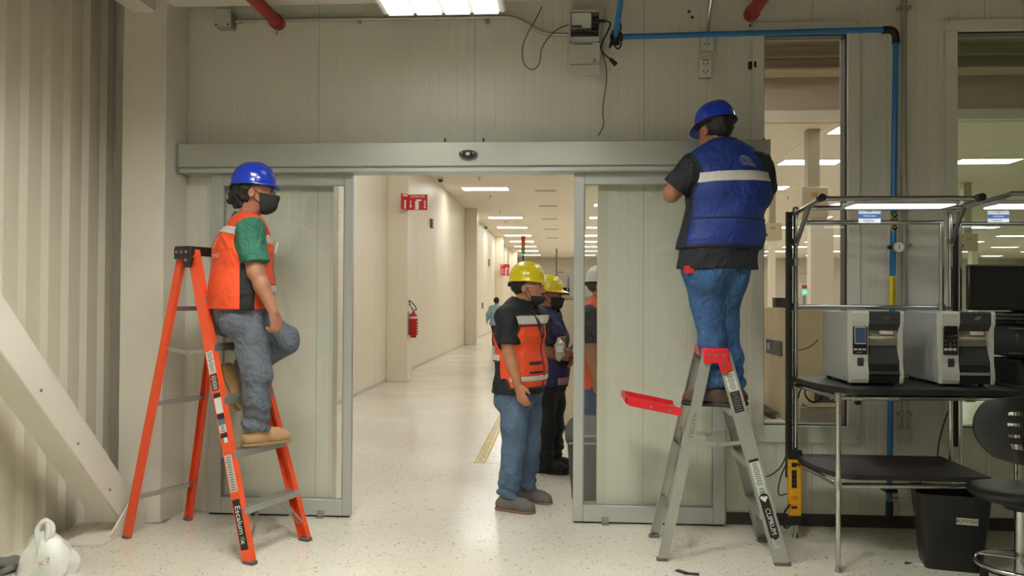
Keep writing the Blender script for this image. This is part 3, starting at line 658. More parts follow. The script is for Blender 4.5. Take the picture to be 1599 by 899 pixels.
LAL2 = mat('ladder_rail_aluminium', (176, 176, 168), 0.36, metal=0.55, var=0.06, vscale=8); RUB = mat('grey_rubber', (96, 90, 82), 0.7); RED = mat('red_plastic', (214, 34, 44), 0.38, var=0.04)
STK = mat('sticker_white', (0, 0, 0)); STB = mat('sticker_black', (26, 26, 26), 0.5)
def fine_print(T, c, d, wd, w, L, n, m):
    """rows of tiny unreadable print as thin bars"""
    q = MB(); u_ = d.cross(wd)
    for k in range(n):
        ww = w*(0.55+0.35*random.random()); p = c+d*(L*(0.5-(k+0.5)/n))
        q.bar(p-wd*ww/2, p+wd*ww/2, L/n*0.45, 0.0006, d)
    q.build('fine_print', m, T, smooth=False)

# --- orange ladder
L1 = thing('orange_ladder', 'tall orange fibreglass step ladder carrying the man in the orange vest', 'ladder', (-2.02, -0.59, 0))
I1 = ladder(L1, (-1.665, -1.00), (-1.492, -0.545), (-2.565, -0.617), (-2.375, -0.20), (-2.150, -0.740), (-2.030, -0.440), 1.70, (0.29, 0.58, 0.87, 1.16, 1.43), ORG, LAL, mat('black_cap_plastic', (34, 32, 30), 0.5), 0.064, 0.034, 0.046, RUB, 1.13, (0.24, 0.80, 1.36), (0.125, 0.062, 0.07))
c, d, wd = rail_plate(L1, I1, 0.205, 0.27, 0.052, 0.0, STB, 'name_plate')
u, v = I1['u'], I1['v']
text('Escalum  x', 0.052, c+d*0.0, -d, -wd, mat('print_white', (225, 225, 220), 0.5), L1, sx=0.92)
gm = mat('green_logo', (96, 120, 70), 0.5); cg = c-d*0.078
MB().cyl(cg, cg-u*0.0008, 0.016, seg=6).build('logo', gm, L1)
c, d, wd = rail_plate(L1, I1, 0.47, 0.20, 0.052, 0.0, mat('sticker_grey', (196, 188, 180), 0.55)); fine_print(L1, c, d, wd, 0.046, 0.19, 14, mat('print_grey', (110, 104, 100), 0.6))
c, d, wd = rail_plate(L1, I1, 0.83, 0.085, 0.05, 0.0, STK); c, d, wd = rail_plate(L1, I1, 0.885, 0.024, 0.05, 0.0, STB)
c, d, wd = rail_plate(L1, I1, 0.772, 0.030, 0.05, 0.0, STB); c, d, wd = rail_plate(L1, I1, 0.742, 0.030, 0.05, 0.0, mat('sticker_teal', (70, 120, 128), 0.5)); c, d, wd = rail_plate(L1, I1, 0.706, 0.040, 0.05, 0.0, STK); fine_print(L1, c, d, wd, 0.042, 0.036, 3, STB)
c, d, wd = rail_plate(L1, I1, 0.67, 0.026, 0.05, 0.0, STB); rail_plate(L1, I1, 0.645, 0.03, 0.026, 0.0, STK, dw=-0.006)
c, d, wd = rail_plate(L1, I1, 1.065, 0.125, 0.05, 0.0, STK); fine_print(L1, c, d, wd, 0.044, 0.115, 9, mat('print_grey', (0, 0, 0)))
c, d, wd = rail_plate(L1, I1, 0.955, 0.09, 0.05, 0.0, STB); fine_print(L1, c, d, wd, 0.044, 0.08, 7, STK)

# --- aluminium ladder
L2 = thing('aluminium_ladder', 'short aluminium step ladder with red cap carrying the man in the blue vest', 'ladder', (0.87, -0.57, 0))
I2 = ladder(L2, (1.195, -0.790), (1.205, -0.345), (0.556, -0.762), (0.562, -0.318), (0.850, -0.725), (0.850, -0.425), 1.145, (0.275, 0.55, 0.825), LAL2, LAL, RED, 0.078, 0.030, 0.055, RUB, 0.655, (0.25, 0.58), (0.135, 0.070, 0.06))
c, d, wd = rail_plate(L2, I2, 0.262, 0.205, 0.050, 0.0, STB, 'name_plate')
u = I2['u']
e0 = c+d*0.1025; MB().cyl(e0-u*0.0004, e0+u*0.0004, 0.025, seg=20).build('name_plate_end', STB, L2); e0 = c-d*0.1025; MB().cyl(e0-u*0.0004, e0+u*0.0004, 0.025, seg=20).build('name_plate_end', STB, L2)
text('CUPRUM', 0.038, c-d*0.028-u*0.0012, -d, -wd, mat('print_white', (0, 0, 0)), L2, sx=0.95)
heart = [(0.0, -0.018), (0.020, 0.006), (0.017, 0.017), (0.008, 0.018), (0.0, 0.010), (-0.008, 0.018), (-0.017, 0.017), (-0.020, 0.006)]
MB().extrude(heart, c+d*0.095, -wd, d, 0.0008).build('heart_logo', mat('print_white', (0, 0, 0)), L2, smooth=False)
c, d, wd = rail_plate(L2, I2, 0.485, 0.135, 0.05, 0.0, STK); fine_print(L2, c, d, wd, 0.044, 0.125, 11, mat('print_grey', (0, 0, 0))); rail_plate(L2, I2, 0.558, 0.015, 0.052, 0.0, STB)
c, d, wd = rail_plate(L2, I2, 0.392, 0.055, 0.05, 0.0, mat('sticker_greenish', (190, 205, 180), 0.5)); fine_print(L2, c, d, wd, 0.04, 0.045, 3, mat('print_grey', (0, 0, 0)))
c, d, wd = rail_plate(L2, I2, 1.045, 0.028, 0.052, 0.0, mat('sticker_orange', (236, 132, 20), 0.5)); c, d, wd = rail_plate(L2, I2, 0.982, 0.10, 0.052, 0.0, STK); fine_print(L2, c, d, wd, 0.046, 0.092, 8, mat('print_grey', (0, 0, 0)))
c, d, wd = rail_plate(L2, I2, 0.872, 0.115, 0.052, 0.0, STB); fine_print(L2, c, d, wd, 0.046, 0.105, 8, mat('print_grey', (0, 0, 0)))
c, d, wd = rail_plate(L2, I2, 0.10, 0.006, 0.03, 0.0, STK, 'scuff', dw=-0.0); c, d, wd = rail_plate(L2, I2, 0.13, 0.07, 0.006, 0.0, STK, 'scuff', dw=0.014); rail_plate(L2, I2, 0.168, 0.006, 0.02, 0.0, STK, 'scuff', dw=0.005)
# lettering down the near back rail
a, b = I2['BN'], I2['BTN']; d = (b-a).normalized(); wd = (I2['v']-d*I2['v'].dot(d)).normalized(); c = a+d*(0.74/d.z)-u*0.003
text('MASTER3', 0.034, c, -d, -wd, mat('print_grey', (0, 0, 0)), L2)
# red tool tray folded out behind
ta, tb = at(1062, 641, -0.57), at(992, 628, -0.57)
v = I2['v']; zt = 0.84
x1_, x0_ = 0.665, 0.36
tr = MB()
for s in (-1, 1): tr.extrude([(x1_, zt-0.058), (x1_, zt-0.012), (x0_+0.03, zt+0.042), (x0_, zt+0.045), (x0_-0.004, zt+0.012), (x0_+0.02, zt-0.004)], (0, -0.54+s*0.165-(0.005 if s > 0 else -0.005), 0), (1, 0, 0), (0, 0, 1), 0.010*s)
tr.bar((x0_+0.004, -0.70, zt+0.028), (x0_+0.004, -0.38, zt+0.028), 0.034, 0.012, (0, 0, 1)); tr.bar((x0_+0.02, -0.54, zt+0.012), (x1_, -0.54, zt-0.035), 0.32, 0.008, (0, 1, 0))
tr.build('tool_tray', RED, L2, smooth=False)
for x, z in ((0.60, zt-0.028), (0.50, zt-0.008)): MB().cyl((x, -0.706, z), (x, -0.713, z), 0.007, seg=8).build('rivet', STEEL, L2)
# ================================================================== WORK BENCHES
DESK = mat('black_laminate', (24, 24, 23), 0.5, var=0.1, vscale=5); DESKL = mat('dark_shelf_laminate', (42, 36, 32), 0.55, var=0.12, vscale=4)
JOINT = mat('joint_chrome', (168, 166, 160), 0.28, metal=0.95)
r = 0.014
def tubes(T, name, segs, m=None, rr=r):
    for a, b in segs: MB().cyl(a, b, rr, seg=14).build(name, m or CHROME, T)
def joints_at(T, pts, rr=0.0195):
    for (p, ax) in pts:
        p = Vector(p); ax = Vector(ax); MB().cyl(p-ax*0.022, p+ax*0.022, rr, seg=12).build('pipe_joint', JOINT, T)
def bench_top(T, z, x0, x1, yf, yb_, cut, m, name, th=0.03):
    poly = [(x0, yb_)]
    for k in range(9):                       # swept left-front corner
        a = PI-(PI/2)*k/8*-1 if False else PI+(PI/2)*k/8
        poly.append((x0+cut[0]+cut[0]*math.cos(a), yf+cut[1]+cut[1]*math.sin(a)))
    poly += [(x1, yf), (x1, yb_)]
    q = MB(); q.extrude(poly, (0, 0, z-th), (1, 0, 0), (0, 1, 0), th); return q.build(name, m, T, smooth=False)
bx0, bx1, byf, byb, dz = 1.413, 2.36, -0.855, -0.265, 0.968
B1 = thing('work_bench', 'chrome tube work bench with black top holding both label printers', 'work bench', ((bx0+bx1)/2, (byf+byb)/2, 0), 'chrome tube work benches')
bench_top(B1, dz, bx0-0.012, 2.405, byf-0.035, byb+0.02, (0.16, 0.50), DESK, 'desktop')
bench_top(B1, 0.500, bx0-0.005, 2.27, -0.80, byb+0.02, (0.16, 0.44), DESKL, 'lower_shelf', 0.028)
legs = [((bx0, byb, 0.03), (bx0, byb, 1.995)), ((1.462, byf, 0.03), (1.462, byf, dz-0.035)), ((2.32, byb, 0.03), (2.32, byb, 1.995)), ((2.392, byf+0.04, 0.03), (2.392, byf+0.04, dz-0.035))]
tubes(B1, 'leg', legs)
for a, _ in legs: MB().cyl((a[0], a[1], 0.0), (a[0], a[1], 0.03), 0.019, 0.012, seg=12).build('foot', STEEL, B1)
zu = dz-0.05
tubes(B1, 'rail', [((bx0, byb, zu), (1.462, byf, zu)), ((1.462, byf, zu), (2.392, byf+0.04, zu)), ((bx0, byb, zu), (2.32, byb, zu)), ((2.32, byb, zu), (2.392, byf+0.04, zu)), ((1.50, -0.62, zu-0.03), (2.34, -0.56, zu-0.03)),
                   ((bx0, byb, 0.455), (1.462, byf, 0.455)), ((1.462, byf, 0.455), (2.392, byf+0.04, 0.455)), ((bx0, byb, 0.455), (2.32, byb, 0.455)), ((bx0, byb, 1.39), (2.32, byb, 1.39)), ((bx0+0.06, byb, 1.90), (2.28, byb, 1.90))])
tubes(B1, 'inner_upright', [((2.268, byb, 1.39), (2.268, byb, 1.90))])
joints_at(B1, [((bx0, byb, zu), (0, 0, 1)), ((1.462, byf, zu), (0, 0, 1)), ((2.32, byb, zu), (0, 0, 1)), ((1.56, byf, zu), (1, 0, 0)), ((1.75, byf+0.01, zu), (1, 0, 0)), ((2.15, byf+0.03, zu), (1, 0, 0)), ((2.30, byf+0.035, zu), (1, 0, 0)),
               ((bx0, byb, 0.455), (0, 0, 1)), ((1.462, byf, 0.455), (0, 0, 1)), ((bx0, byb, 1.39), (0, 0, 1)), ((2.268, byb, 1.39), (0, 0, 1)), ((bx0, byb, 1.965), (0, 0, 1)), ((bx0, byb, 1.78), (0, 0, 1)), ((2.32, byb, 1.78), (0, 0, 1)), ((2.32, byb, 1.965), (0, 0, 1)), ((bx0, byb, 1.66), (0, 0, 1))])
# canopy arms, braces, front bar
zc = 1.985
tubes(B1, 'canopy_arm', [((bx0, byb, 1.955), (1.412, -0.76, zc)), ((2.32, byb, 1.955), (2.235, -0.76, zc))])
tubes(B1, 'canopy_brace', [((bx0+0.005, byb-0.01, 1.78), (bx0, -0.52, 1.965)), ((2.32, byb-0.01, 1.78), (2.275, -0.52, 1.965))], JOINT)
tubes(B1, 'canopy_bar', [((1.39, -0.74, zc), (2.25, -0.74, zc)), ((bx0, -0.50, 1.962), (2.28, -0.50, 1.962))])
for x in (1.402, 2.235): MB().cyl((x, -0.745, zc), (x, -0.79, zc), 0.021, seg=14).build('end_cap', BLACK, B1)
# light bar under the canopy
def lightbar(x0, x1, y0, y1, z, label):
    t = thing('bench_light', label, 'light bar', ((x0+x1)/2, (y0+y1)/2, z), 'light bars of the benches')
    MB().box((x0-0.02, y0-0.01, z+0.006), (x1+0.02, y1+0.01, z+0.028), 0.004).build('housing', ALU, t)
    MB().box((x0, y0, z), (x1, y1, z+0.0055)).build('diffuser', emis('bench_diffuser', COL_BENCH, LAMP_BENCH), t, smooth=False)
    for x in (x0+0.06, x1-0.06): MB().box((x-0.01, (y0+y1)/2-0.01, z+0.028), (x+0.01, (y0+y1)/2+0.01, z+0.06)).build('bracket', STEEL, t, smooth=False)
lightbar(1.615, 2.135, -0.71, -0.53, 1.952, 'lit light bar under the canopy over the two printers')
# tag cards hanging on the bars
def card(px0, py0, px1, py1, Y, label, lines):
    a, b = at(px0, py0, Y), at(px1, py1, Y); x0, x1, z1, z0 = a[0], b[0], a[2], b[2]; h = z1-z0
    t = thing('tag_card', label, 'card', ((x0+x1)/2, Y, z0), 'blue and white cards hanging from the bench bars')
    MB().box((x0, Y-0.002, z0), (x1, Y, z1)).build('sheet', mat('card_white', (214, 218, 222), 0.35), t, smooth=False)
    MB().box((x0, Y-0.0035, z0+h*0.33), (x1, Y-0.0021, z0+h*0.68)).build('blue_band', mat('card_blue', (40, 84, 160), 0.4), t, smooth=False)
    text(lines[0], h*0.16, ((x0+x1)/2, Y-0.0042, z0+h*0.5), (1, 0, 0), (0, 0, 1), mat('print_white', (0, 0, 0)), t); text(lines[1], h*0.15, ((x0+x1)/2, Y-0.0028, z0+h*0.84), (1, 0, 0), (0, 0, 1), mat('card_blue', (0, 0, 0)), t); text(lines[2], h*0.15, (x0+(x1-x0)*0.45, Y-0.0028, z0+h*0.15), (1, 0, 0), (0, 0, 1), BLACK, t)
    for x in (x0+0.01, x1-0.01): MB().box((x-0.002, Y-0.003, z1-0.001), (x+0.002, Y-0.001, z1+0.03)).build('hook', STEEL, t, smooth=False)
card(1340.5, 327, 1375, 348, -0.48, 'blue and white card hanging under the light bar over the printers', ('IMPRESORAS', 'AREA', 'ETIQUETAS'))
card(1542, 329, 1575.5, 347, -0.48, 'blue and white card hanging in front of the wide window at right edge', ('IMPRESORAS', 'AREA', 'ETIQUETAS'))
# slotted cable trunk left of the post
q = MB(); q.box((1.358, -0.285, 0.36), (1.363, -0.245, 1.965)); q.box((1.385, -0.285, 0.36), (1.389, -0.245, 1.965)); q.box((1.363, -0.249, 0.36), (1.385, -0.245, 1.965))
z = 0.37
while z < 1.95: q.box((1.359, -0.289, z), (1.388, -0.2851, z+0.009)); z += 0.0165
tag(q.build('cable_trunking', mat('dark_slotted_trunking', (42, 42, 38), 0.6), smooth=False), 'dark slotted cable trunking standing beside the left bench post', 'cable trunking')
# yellow power strip
psx, psy = 1.398, -0.302
P = thing('power_strip', 'yellow and black power strip fixed upright low on the left bench post', 'power strip', (psx, psy, 0.06))
z0, z1 = atz(1240, 815, 0.1)[2], 0.0
z1 = at(1242, 716, psy)[2]; z0 = at(1240, 812, psy)[2]
MB().box((psx-0.040, psy-0.02, z0+0.03), (psx+0.034, psy+0.016, z1), 0.004).build('body', mat('yellow_plastic', (232, 166, 12), 0.4, var=0.04), P)
MB().box((psx-0.045, psy-0.024, z1-0.002), (psx+0.039, psy+0.016, z1+0.055), 0.006).build('end_cap', BLACK, P); MB().box((psx-0.045, psy-0.024, z0-0.025), (psx+0.039, psy+0.016, z0+0.03), 0.006).build('end_cap', BLACK, P)
for k, f in enumerate((0.93, 0.80, 0.72, 0.64, 0.56)):
    zz = z0+0.03+(z1-z0-0.03)*f-0.022; MB().box((psx-0.024, psy-0.0225, zz), (psx+0.006, psy-0.0202, zz+0.026), 0.001).build('socket', BLACK, P, smooth=False)
MB().box((psx-0.026, psy-0.028, z0+0.135), (psx+0.012, psy-0.0202, z0+0.15), 0.002).build('switch', mat('orange_switch', (236, 120, 20), 0.4), P); MB().box((psx-0.024, psy-0.024, z0+0.075), (psx+0.008, psy-0.0202, z0+0.09)).build('breaker', mat('dark_red', (90, 30, 14), 0.5), P, smooth=False)
MB().cyl((bx0+0.012, byb-0.05, 0.0), (bx0+0.012, byb-0.05, 0.03), 0.014, seg=10).build('foot', STEEL, P) if False else None
# cables around the strip
cable('strip_cable', 'black cable running from the trunking down past the window corner', [at(x, y, -0.24) for x, y in ((1236, 630), (1232, 690), (1224, 725), (1205, 742), (1188, 746), (1182, 748))], 0.004, CABK)
cable('strip_cable', 'black cable hanging beside the upper half of the yellow power strip', [at(x, y, -0.27) for x, y in ((1234, 714), (1222, 735), (1215, 760), (1216, 775), (1228, 770), (1236, 772))], 0.004, CABK)
cable('strip_cable', 'thick black cable looping from the lower end of the yellow power strip', [at(x, y, -0.33) for x, y in ((1234, 787), (1224, 800), (1222, 818), (1228, 826), (1236, 818), (1238, 812))], 0.006, CABK)
cable('under_desk_cable', 'black cable loop hanging under the desktop beside the left post', [at(x, y, -0.40) for x, y in ((1246, 622), (1250, 605), (1262, 602), (1255, 612), (1262, 625), (1274, 629), (1285, 620), (1287, 606))], 0.006, CABK)
cable('printer_cable', 'thin black cable reaching from the left post to the first printer', [at(x, y, -0.22) for x, y in ((1247, 547), (1262, 543), (1271, 537), (1278, 530))], 0.003, CABK)
t = thing('power_brick', 'small black power adapter fixed under the desktop behind the front leg', 'power adapter', at(1318, 612, -0.62))
q = at(1318, 617, -0.62); MB().box((q[0]-0.03, -0.64, q[2]-0.02), (q[0]+0.05, -0.60, q[2]+0.02), 0.004).build('case', GRY, t); MB().box((q[0]+0.055, -0.65, q[2]-0.05), (q[0]+0.085, -0.61, q[2]-0.01), 0.006).build('plug', BLACK, t)
for k in range(3): 
    p = at(1326+k*4.5, 604, -0.70); tag(MB().box((p[0]-0.005, -0.705, p[2]-0.03), (p[0]+0.005, -0.69, p[2]+0.005), 0.002).build('cable_hook', BLACK), ['left', 'middle', 'right'][k]+' one of three small black hooks under the desktop front', 'hook', 'hooks under the desktop')

# ------------------------------------------------------------------ label printers
PG = mat('printer_grey', (150, 152, 146), 0.42, var=0.03); PL = mat('printer_light_grey', (188, 186, 176), 0.42); PD = mat('printer_dark', (52, 54, 54), 0.42); PK = mat('printer_black', (20, 20, 21), 0.4)
def printer(x0, x1, yf, yb_, z0, z1, label, screen):
    t = thing('label_printer', label, 'printer', ((x0+x1)/2, (yf+yb_)/2, z0), 'label printers on the bench'); h = z1-z0; zb = z0+0.014
    def side(v): return (v[0], v[1])
    def prism(xa, xb, prof, name, m):
        q = MB(); q.extrude([(y, z) for y, z in prof], (xa, 0, 0), (0, 1, 0), (0, 0, 1), (xb-xa)); return q.build(name, m, t, smooth=False)
    MB().box((x0-0.004, yf+0.05, zb), (x1-0.012, yb_, z1-0.004), 0.006).build('body', PG, t)
    xs = x0+0.092    # width of the light control column
    frontL = [(yf+0.05, zb), (yf+0.012, zb), (yf+0.004, zb+0.02), (yf+0.004, zb+0.06), (yf+0.016, zb+0.11), (yf+0.016, z1-0.10), (yf, z1-0.06), (yf, z1-0.012), (yf+0.012, z1), (yf+0.05, z1)]
    prism(x0, xs, frontL, 'control_column', PL)
    prism(x1-0.014, x1, [(y-0.012 if y < yf+0.04 else y, z) for y, z in frontL], 'side_cheek', PL)
    # dark media door: top hood, slot, ramp, lower drawers
    prism(xs, x1-0.0145, [(yf+0.05, z1-0.002), (yf+0.008, z1-0.002), (yf+0.002, z1-0.012), (yf+0.002, z1-0.07), (yf+0.03, z1-0.105), (yf+0.05, z1-0.105)], 'hood', PD)
    prism(xs, x1-0.0145, [(yf+0.05, z0+0.115), (yf+0.012, z0+0.115), (yf+0.012, z0+0.128), (yf+0.049, z0+0.215), (yf+0.05, z0+0.215)], 'exit_ramp', mat('ramp_dark', (48, 50, 49), 0.5))
    prism(xs, x1-0.0145, [(yf+0.05, zb), (yf+0.012, zb), (yf+0.010, zb+0.045), (yf+0.002, zb+0.047), (yf+0.014, zb+0.072), (yf+0.014, z0+0.112), (yf+0.05, z0+0.112)], 'lower_door', PK)
    MB().box((xs+0.002, yf-0.001, zb+0.046), (x1-0.016, yf+0.010, zb+0.062), 0.003).build('door_grip', mat('grip_grey', (120, 120, 112) if not screen else (58, 60, 62), 0.4) if False else (mat('grip_light', (140, 140, 132), 0.4) if not screen else mat('grip_dark', (56, 58, 60), 0.4)), t)
    MB().box((xs+0.004, yf-0.005, z1-0.150), (x1-0.045, yf+0.03, z1-0.138), 0.002).build('tear_bar', mat('tear_bar_beige', (176, 160, 136), 0.4), t)
    MB().box((xs+0.07, yf+0.012, z1-0.128), (x1-0.048, yf+0.048, z1-0.108), 0.002).build('print_head_tab', mat('tab_cream', (206, 196, 176), 0.4), t)
    # control panel
    pz1, pz0 = z1-0.068, z1-0.235
    cp = MB().box((x0+0.010, yf+0.0095, pz0), (xs-0.006, yf+0.0155, pz1), 0.002).build('control_panel', PK, t)
    if screen:
        MB().box((x0+0.018, yf+0.0075, pz0+0.055), (xs-0.014, yf+0.0094, pz1-0.018)).build('screen_bezel', PL, cp, smooth=False)
        MB().box((x0+0.021, yf+0.006, pz0+0.060), (xs-0.017, yf+0.0074, pz1-0.023)).build('screen', mat('lcd_blue', (48, 58, 86), 0.3, emit=((0.10, 0.14, 0.26), 0.12)), cp, smooth=False)
        for k in range(3): MB().box((x0+0.014+k*0.023, yf+0.007, pz0+0.022), (x0+0.031+k*0.023, yf+0.0094, pz0+0.030)).build('button', mat('button_light', (196, 198, 196), 0.4), cp, smooth=False)
        MB().box((x0+0.025, yf+0.0083, pz0+0.008), (x0+0.060, yf+0.0094, pz0+0.011)).build('model_mark', mat('print_grey2', (150, 150, 150), 0.5), cp, smooth=False)
    else:
        MB().box((x0+0.014, yf+0.007, pz1-0.062), (xs-0.010, yf+0.0094, pz1-0.010)).build('display', mat('lcd_off', (14, 16, 18), 0.15), cp, smooth=False)
        for (a, b) in ((0.018, 0.075), (0.062, 0.075), (0.040, 0.062), (0.018, 0.052), (0.040, 0.052), (0.062, 0.052), (0.040, 0.041)): MB().box((x0+a, yf+0.007, pz0+b), (x0+a+0.009, yf+0.0094, pz0+b+0.004)).build('key', mat('key_grey', (130, 132, 130), 0.4), cp, smooth=False)
        for k in range(3): MB().box((x0+0.013+k*0.023, yf+0.0065, pz0+0.024), (x0+0.031+k*0.023, yf+0.0094, pz0+0.036)).build('button', mat('button_light', (0, 0, 0)), cp, smooth=False)
        MB().tube([(xs-0.045, yf+0.004, pz1-0.066), (xs-0.01, yf+0.002, pz1-0.060), (xs+0.006, yf-0.006, pz1-0.068)], 0.0015, 5).build('indicator_strip', mat('red_mark', (190, 60, 60), 0.4), t)
    MB().box((x0+0.034, yf+0.0085, pz0-0.065), (x0+0.066, yf+0.0155, pz0-0.020), 0.001).build('port_cover', PD, t, smooth=False)
    lc = ((xs+x1)/2+0.006, yf+0.0012, z1-0.036); lm = mat('emblem_grey', (150, 152, 150), 0.4) if not screen else mat('emblem_dim', (92, 94, 94), 0.4)
    q = MB()
    for dx in (-0.010, 0.0, 0.010): q.bar((lc[0]+dx-0.008, lc[1], lc[2]-0.011+abs(dx)*0.3), (lc[0]+dx+0.006, lc[1], lc[2]+0.010), 0.0035, 0.0012, (1, 0, 0))
    q.build('emblem', lm, t, smooth=False)
    for (x, y) in ((x0+0.02, yf+0.08), (x1-0.03, yf+0.08), (x0+0.02, yb_-0.05), (x1-0.03, yb_-0.05)): MB().cyl((x, y, z0), (x, y, zb+0.002), 0.014, seg=10).build('rubber_foot', BLACK, t)
    MB().cyl((x0-0.0042, yf+0.10, zb+0.02), (x0-0.006, yf+0.10, zb+0.02), 0.004, seg=8).build('screw', BLACK, t)
zp = dz+0.0005
printer(1.575, 1.846, -0.735, -0.265, zp, zp+0.405, 'left label printer with a blue touch screen on the bench', True)
printer(2.052, 2.322, -0.735, -0.265, zp, zp+0.405, 'right label printer with a key pad and pale emblem on the bench', False)

# ------------------------------------------------------------------ second bench at the right edge
B2 = thing('work_bench', 'dark second work bench at the right edge with grey drawers and tall posts', 'work bench', (3.05, -0.4, 0), 'chrome tube work benches')
x2 = 2.405
tubes(B2, 'leg', [((x2, -0.20, 0.0), (x2, -0.20, 2.0)), ((3.45, -0.20, 0.0), (3.45, -0.20, 1.99)), ((3.45, -0.80, 0.0), (3.45, -0.80, 0.93)), ((2.50, -0.80, 0.0), (2.50, -0.80, 0.93))])
tubes(B2, 'rail', [((x2, -0.20, 1.90), (3.45, -0.20, 1.90)), ((x2+0.06, -0.80, 0.93), (3.45, -0.80, 0.93)), ((x2, -0.20, 0.93), (3.45, -0.20, 0.93)), ((x2, -0.20, 1.99), (x2+0.02, -0.74, 2.01)), ((x2, -0.74, 2.01), (3.45, -0.74, 2.01)), ((3.45, -0.2, 1.99), (3.45, -0.74, 2.01))])
MB().box((2.43, -0.84, 0.945), (3.48, -0.17, 0.972), 0.004).build('desktop', DESK, B2)
MB().box((2.46, -0.62, 1.335), (3.48, -0.17, 1.355), 0.003).build('upper_shelf', DESK, B2)
for z in (1.25, 1.11): tubes(B2, 'shelf_rail', [((2.52, -0.52, z+0.03), (3.46, -0.52, z-0.01))], JOINT, 0.009)
MB().bar((x2-0.02, -0.19, 0.55), (x2-0.02, -0.19, 1.9), 0.05, 0.014, (1, 0, 0)).build('cable_cover', mat('dark_cover', (40, 38, 36), 0.5), B2)
lightbar(2.375, 2.95, -0.71, -0.53, 1.95, 'lit light bar over the second bench at the right edge')
# grey drawer bins on it
BIN = mat('dark_grey_bin', (64, 68, 62), 0.55, var=0.06)
def bin_(x0, x1, y0, y1, z0, z1, label):
    t = thing('storage_bin', label, 'storage bin', ((x0+x1)/2, (y0+y1)/2, z0), 'grey storage bins on the second bench')
    q = MB(); w = 0.006; s = 0.012
    q.box((x0+s, y0+s, z0), (x1-s, y1-s, z0+w)); q.bar(((x0+x1)/2, y0+s/2, z0), ((x0+x1)/2, y0, z1), x1-x0, w, (1, 0, 0)); q.bar(((x0+x1)/2, y1-s/2, z0), ((x0+x1)/2, y1, z1), x1-x0, w, (1, 0, 0)); q.bar((x0+s/2, (y0+y1)/2, z0), (x0, (y0+y1)/2, z1), y1-y0, w, (0, 1, 0)); q.bar((x1-s/2, (y0+y1)/2, z0), (x1, (y0+y1)/2, z1), y1-y0, w, (0, 1, 0))
    q.build('tub', BIN, t, smooth=False)
    f = MB(); f.box((x0-0.008, y0-0.008, z1-0.02), (x1+0.008, y0, z1)); f.box((x0-0.008, y1, z1-0.02), (x1+0.008, y1+0.008, z1)); f.box((x0-0.008, y0-0.008, z1-0.02), (x0, y1+0.008, z1)); f.box((x1, y0-0.008, z1-0.02), (x1+0.008, y1+0.008, z1)); f.build('rim', BIN, t, smooth=False)
    for k in (0.3, 0.7): MB().box((x0+(x1-x0)*k-0.008, y0-0.012, z0+0.02), (x0+(x1-x0)*k+0.008, y0-0.002, z1-0.021), 0.002).build('rib', BIN, t, smooth=False)
bin_(2.555, 2.85, -0.58, -0.24, 0.973, 1.10, 'lower grey storage bin right of the second printer')
bin_(2.90, 3.25, -0.58, -0.24, 0.973, 1.10, 'grey storage bin farthest right on the second bench')
bin_(2.555, 2.85, -0.50, -0.24, 1.125, 1.25, 'upper grey storage bin under the monitor') if False else None
o = MB().box((2.57, -0.50, 1.11), (2.93, -0.25, 1.30), 0.01).box((2.56, -0.51, 1.30), (2.94, -0.24, 1.325), 0.004).build('storage_box', BIN); tag(o, 'dark grey closed storage box on the bins under the monitor', 'storage box')
# monitor on an arm
mx0, mz1, mz0 = at(1511, 413, -0.42)[0], at(1511, 413, -0.42)[2], at(1511, 484, -0.42)[2]
t = thing('monitor', 'wide black monitor on an arm at the right edge, in front of the window', 'monitor', (mx0+0.3, -0.40, 1.36))
MB().box((mx0, -0.43, mz0), (mx0+0.60, -0.395, mz1), 0.006).build('case', PK, t)
MB().box((mx0+0.012, -0.4318, mz0+0.022), (mx0+0.588, -0.4302, mz1-0.012)).build('screen', mat('screen_off', (10, 11, 12), 0.18), t, smooth=False)
MB().box((mx0+0.22, -0.39, 1.358), (mx0+0.38, -0.28, 1.37), 0.003).box((mx0+0.27, -0.395, 1.37), (mx0+0.33, -0.36, mz0+0.1), 0.003).build('stand', BLACK, t)
q = MB()
for z in (1.53, 1.47): q.cyl((x2+0.03, -0.235, z), (mx0+0.1, -0.39, z), 0.006, seg=8)
for k in range(6): q.cyl((x2+0.03+k*0.03, -0.24-k*0.025, 1.47), (x2+0.05+k*0.03, -0.255-k*0.025, 1.53), 0.005, seg=6)
q.build('cable_arm', BLACK, t)
cable('post_cable', 'black cable drooping between the posts behind the second printer', [(2.318, -0.245, 0.78), at(1474, 660, -0.2), at(1466, 688, -0.2), (2.25, -0.25, 0.505)], 0.004, CABK)
cable('post_cable', 'black cable hanging to the floor behind the black bin', [(2.20, -0.235, 0.50), at(1434, 760, -0.18), at(1437, 790, -0.16), (2.25, -0.14, 0.006)], 0.004, CABK)

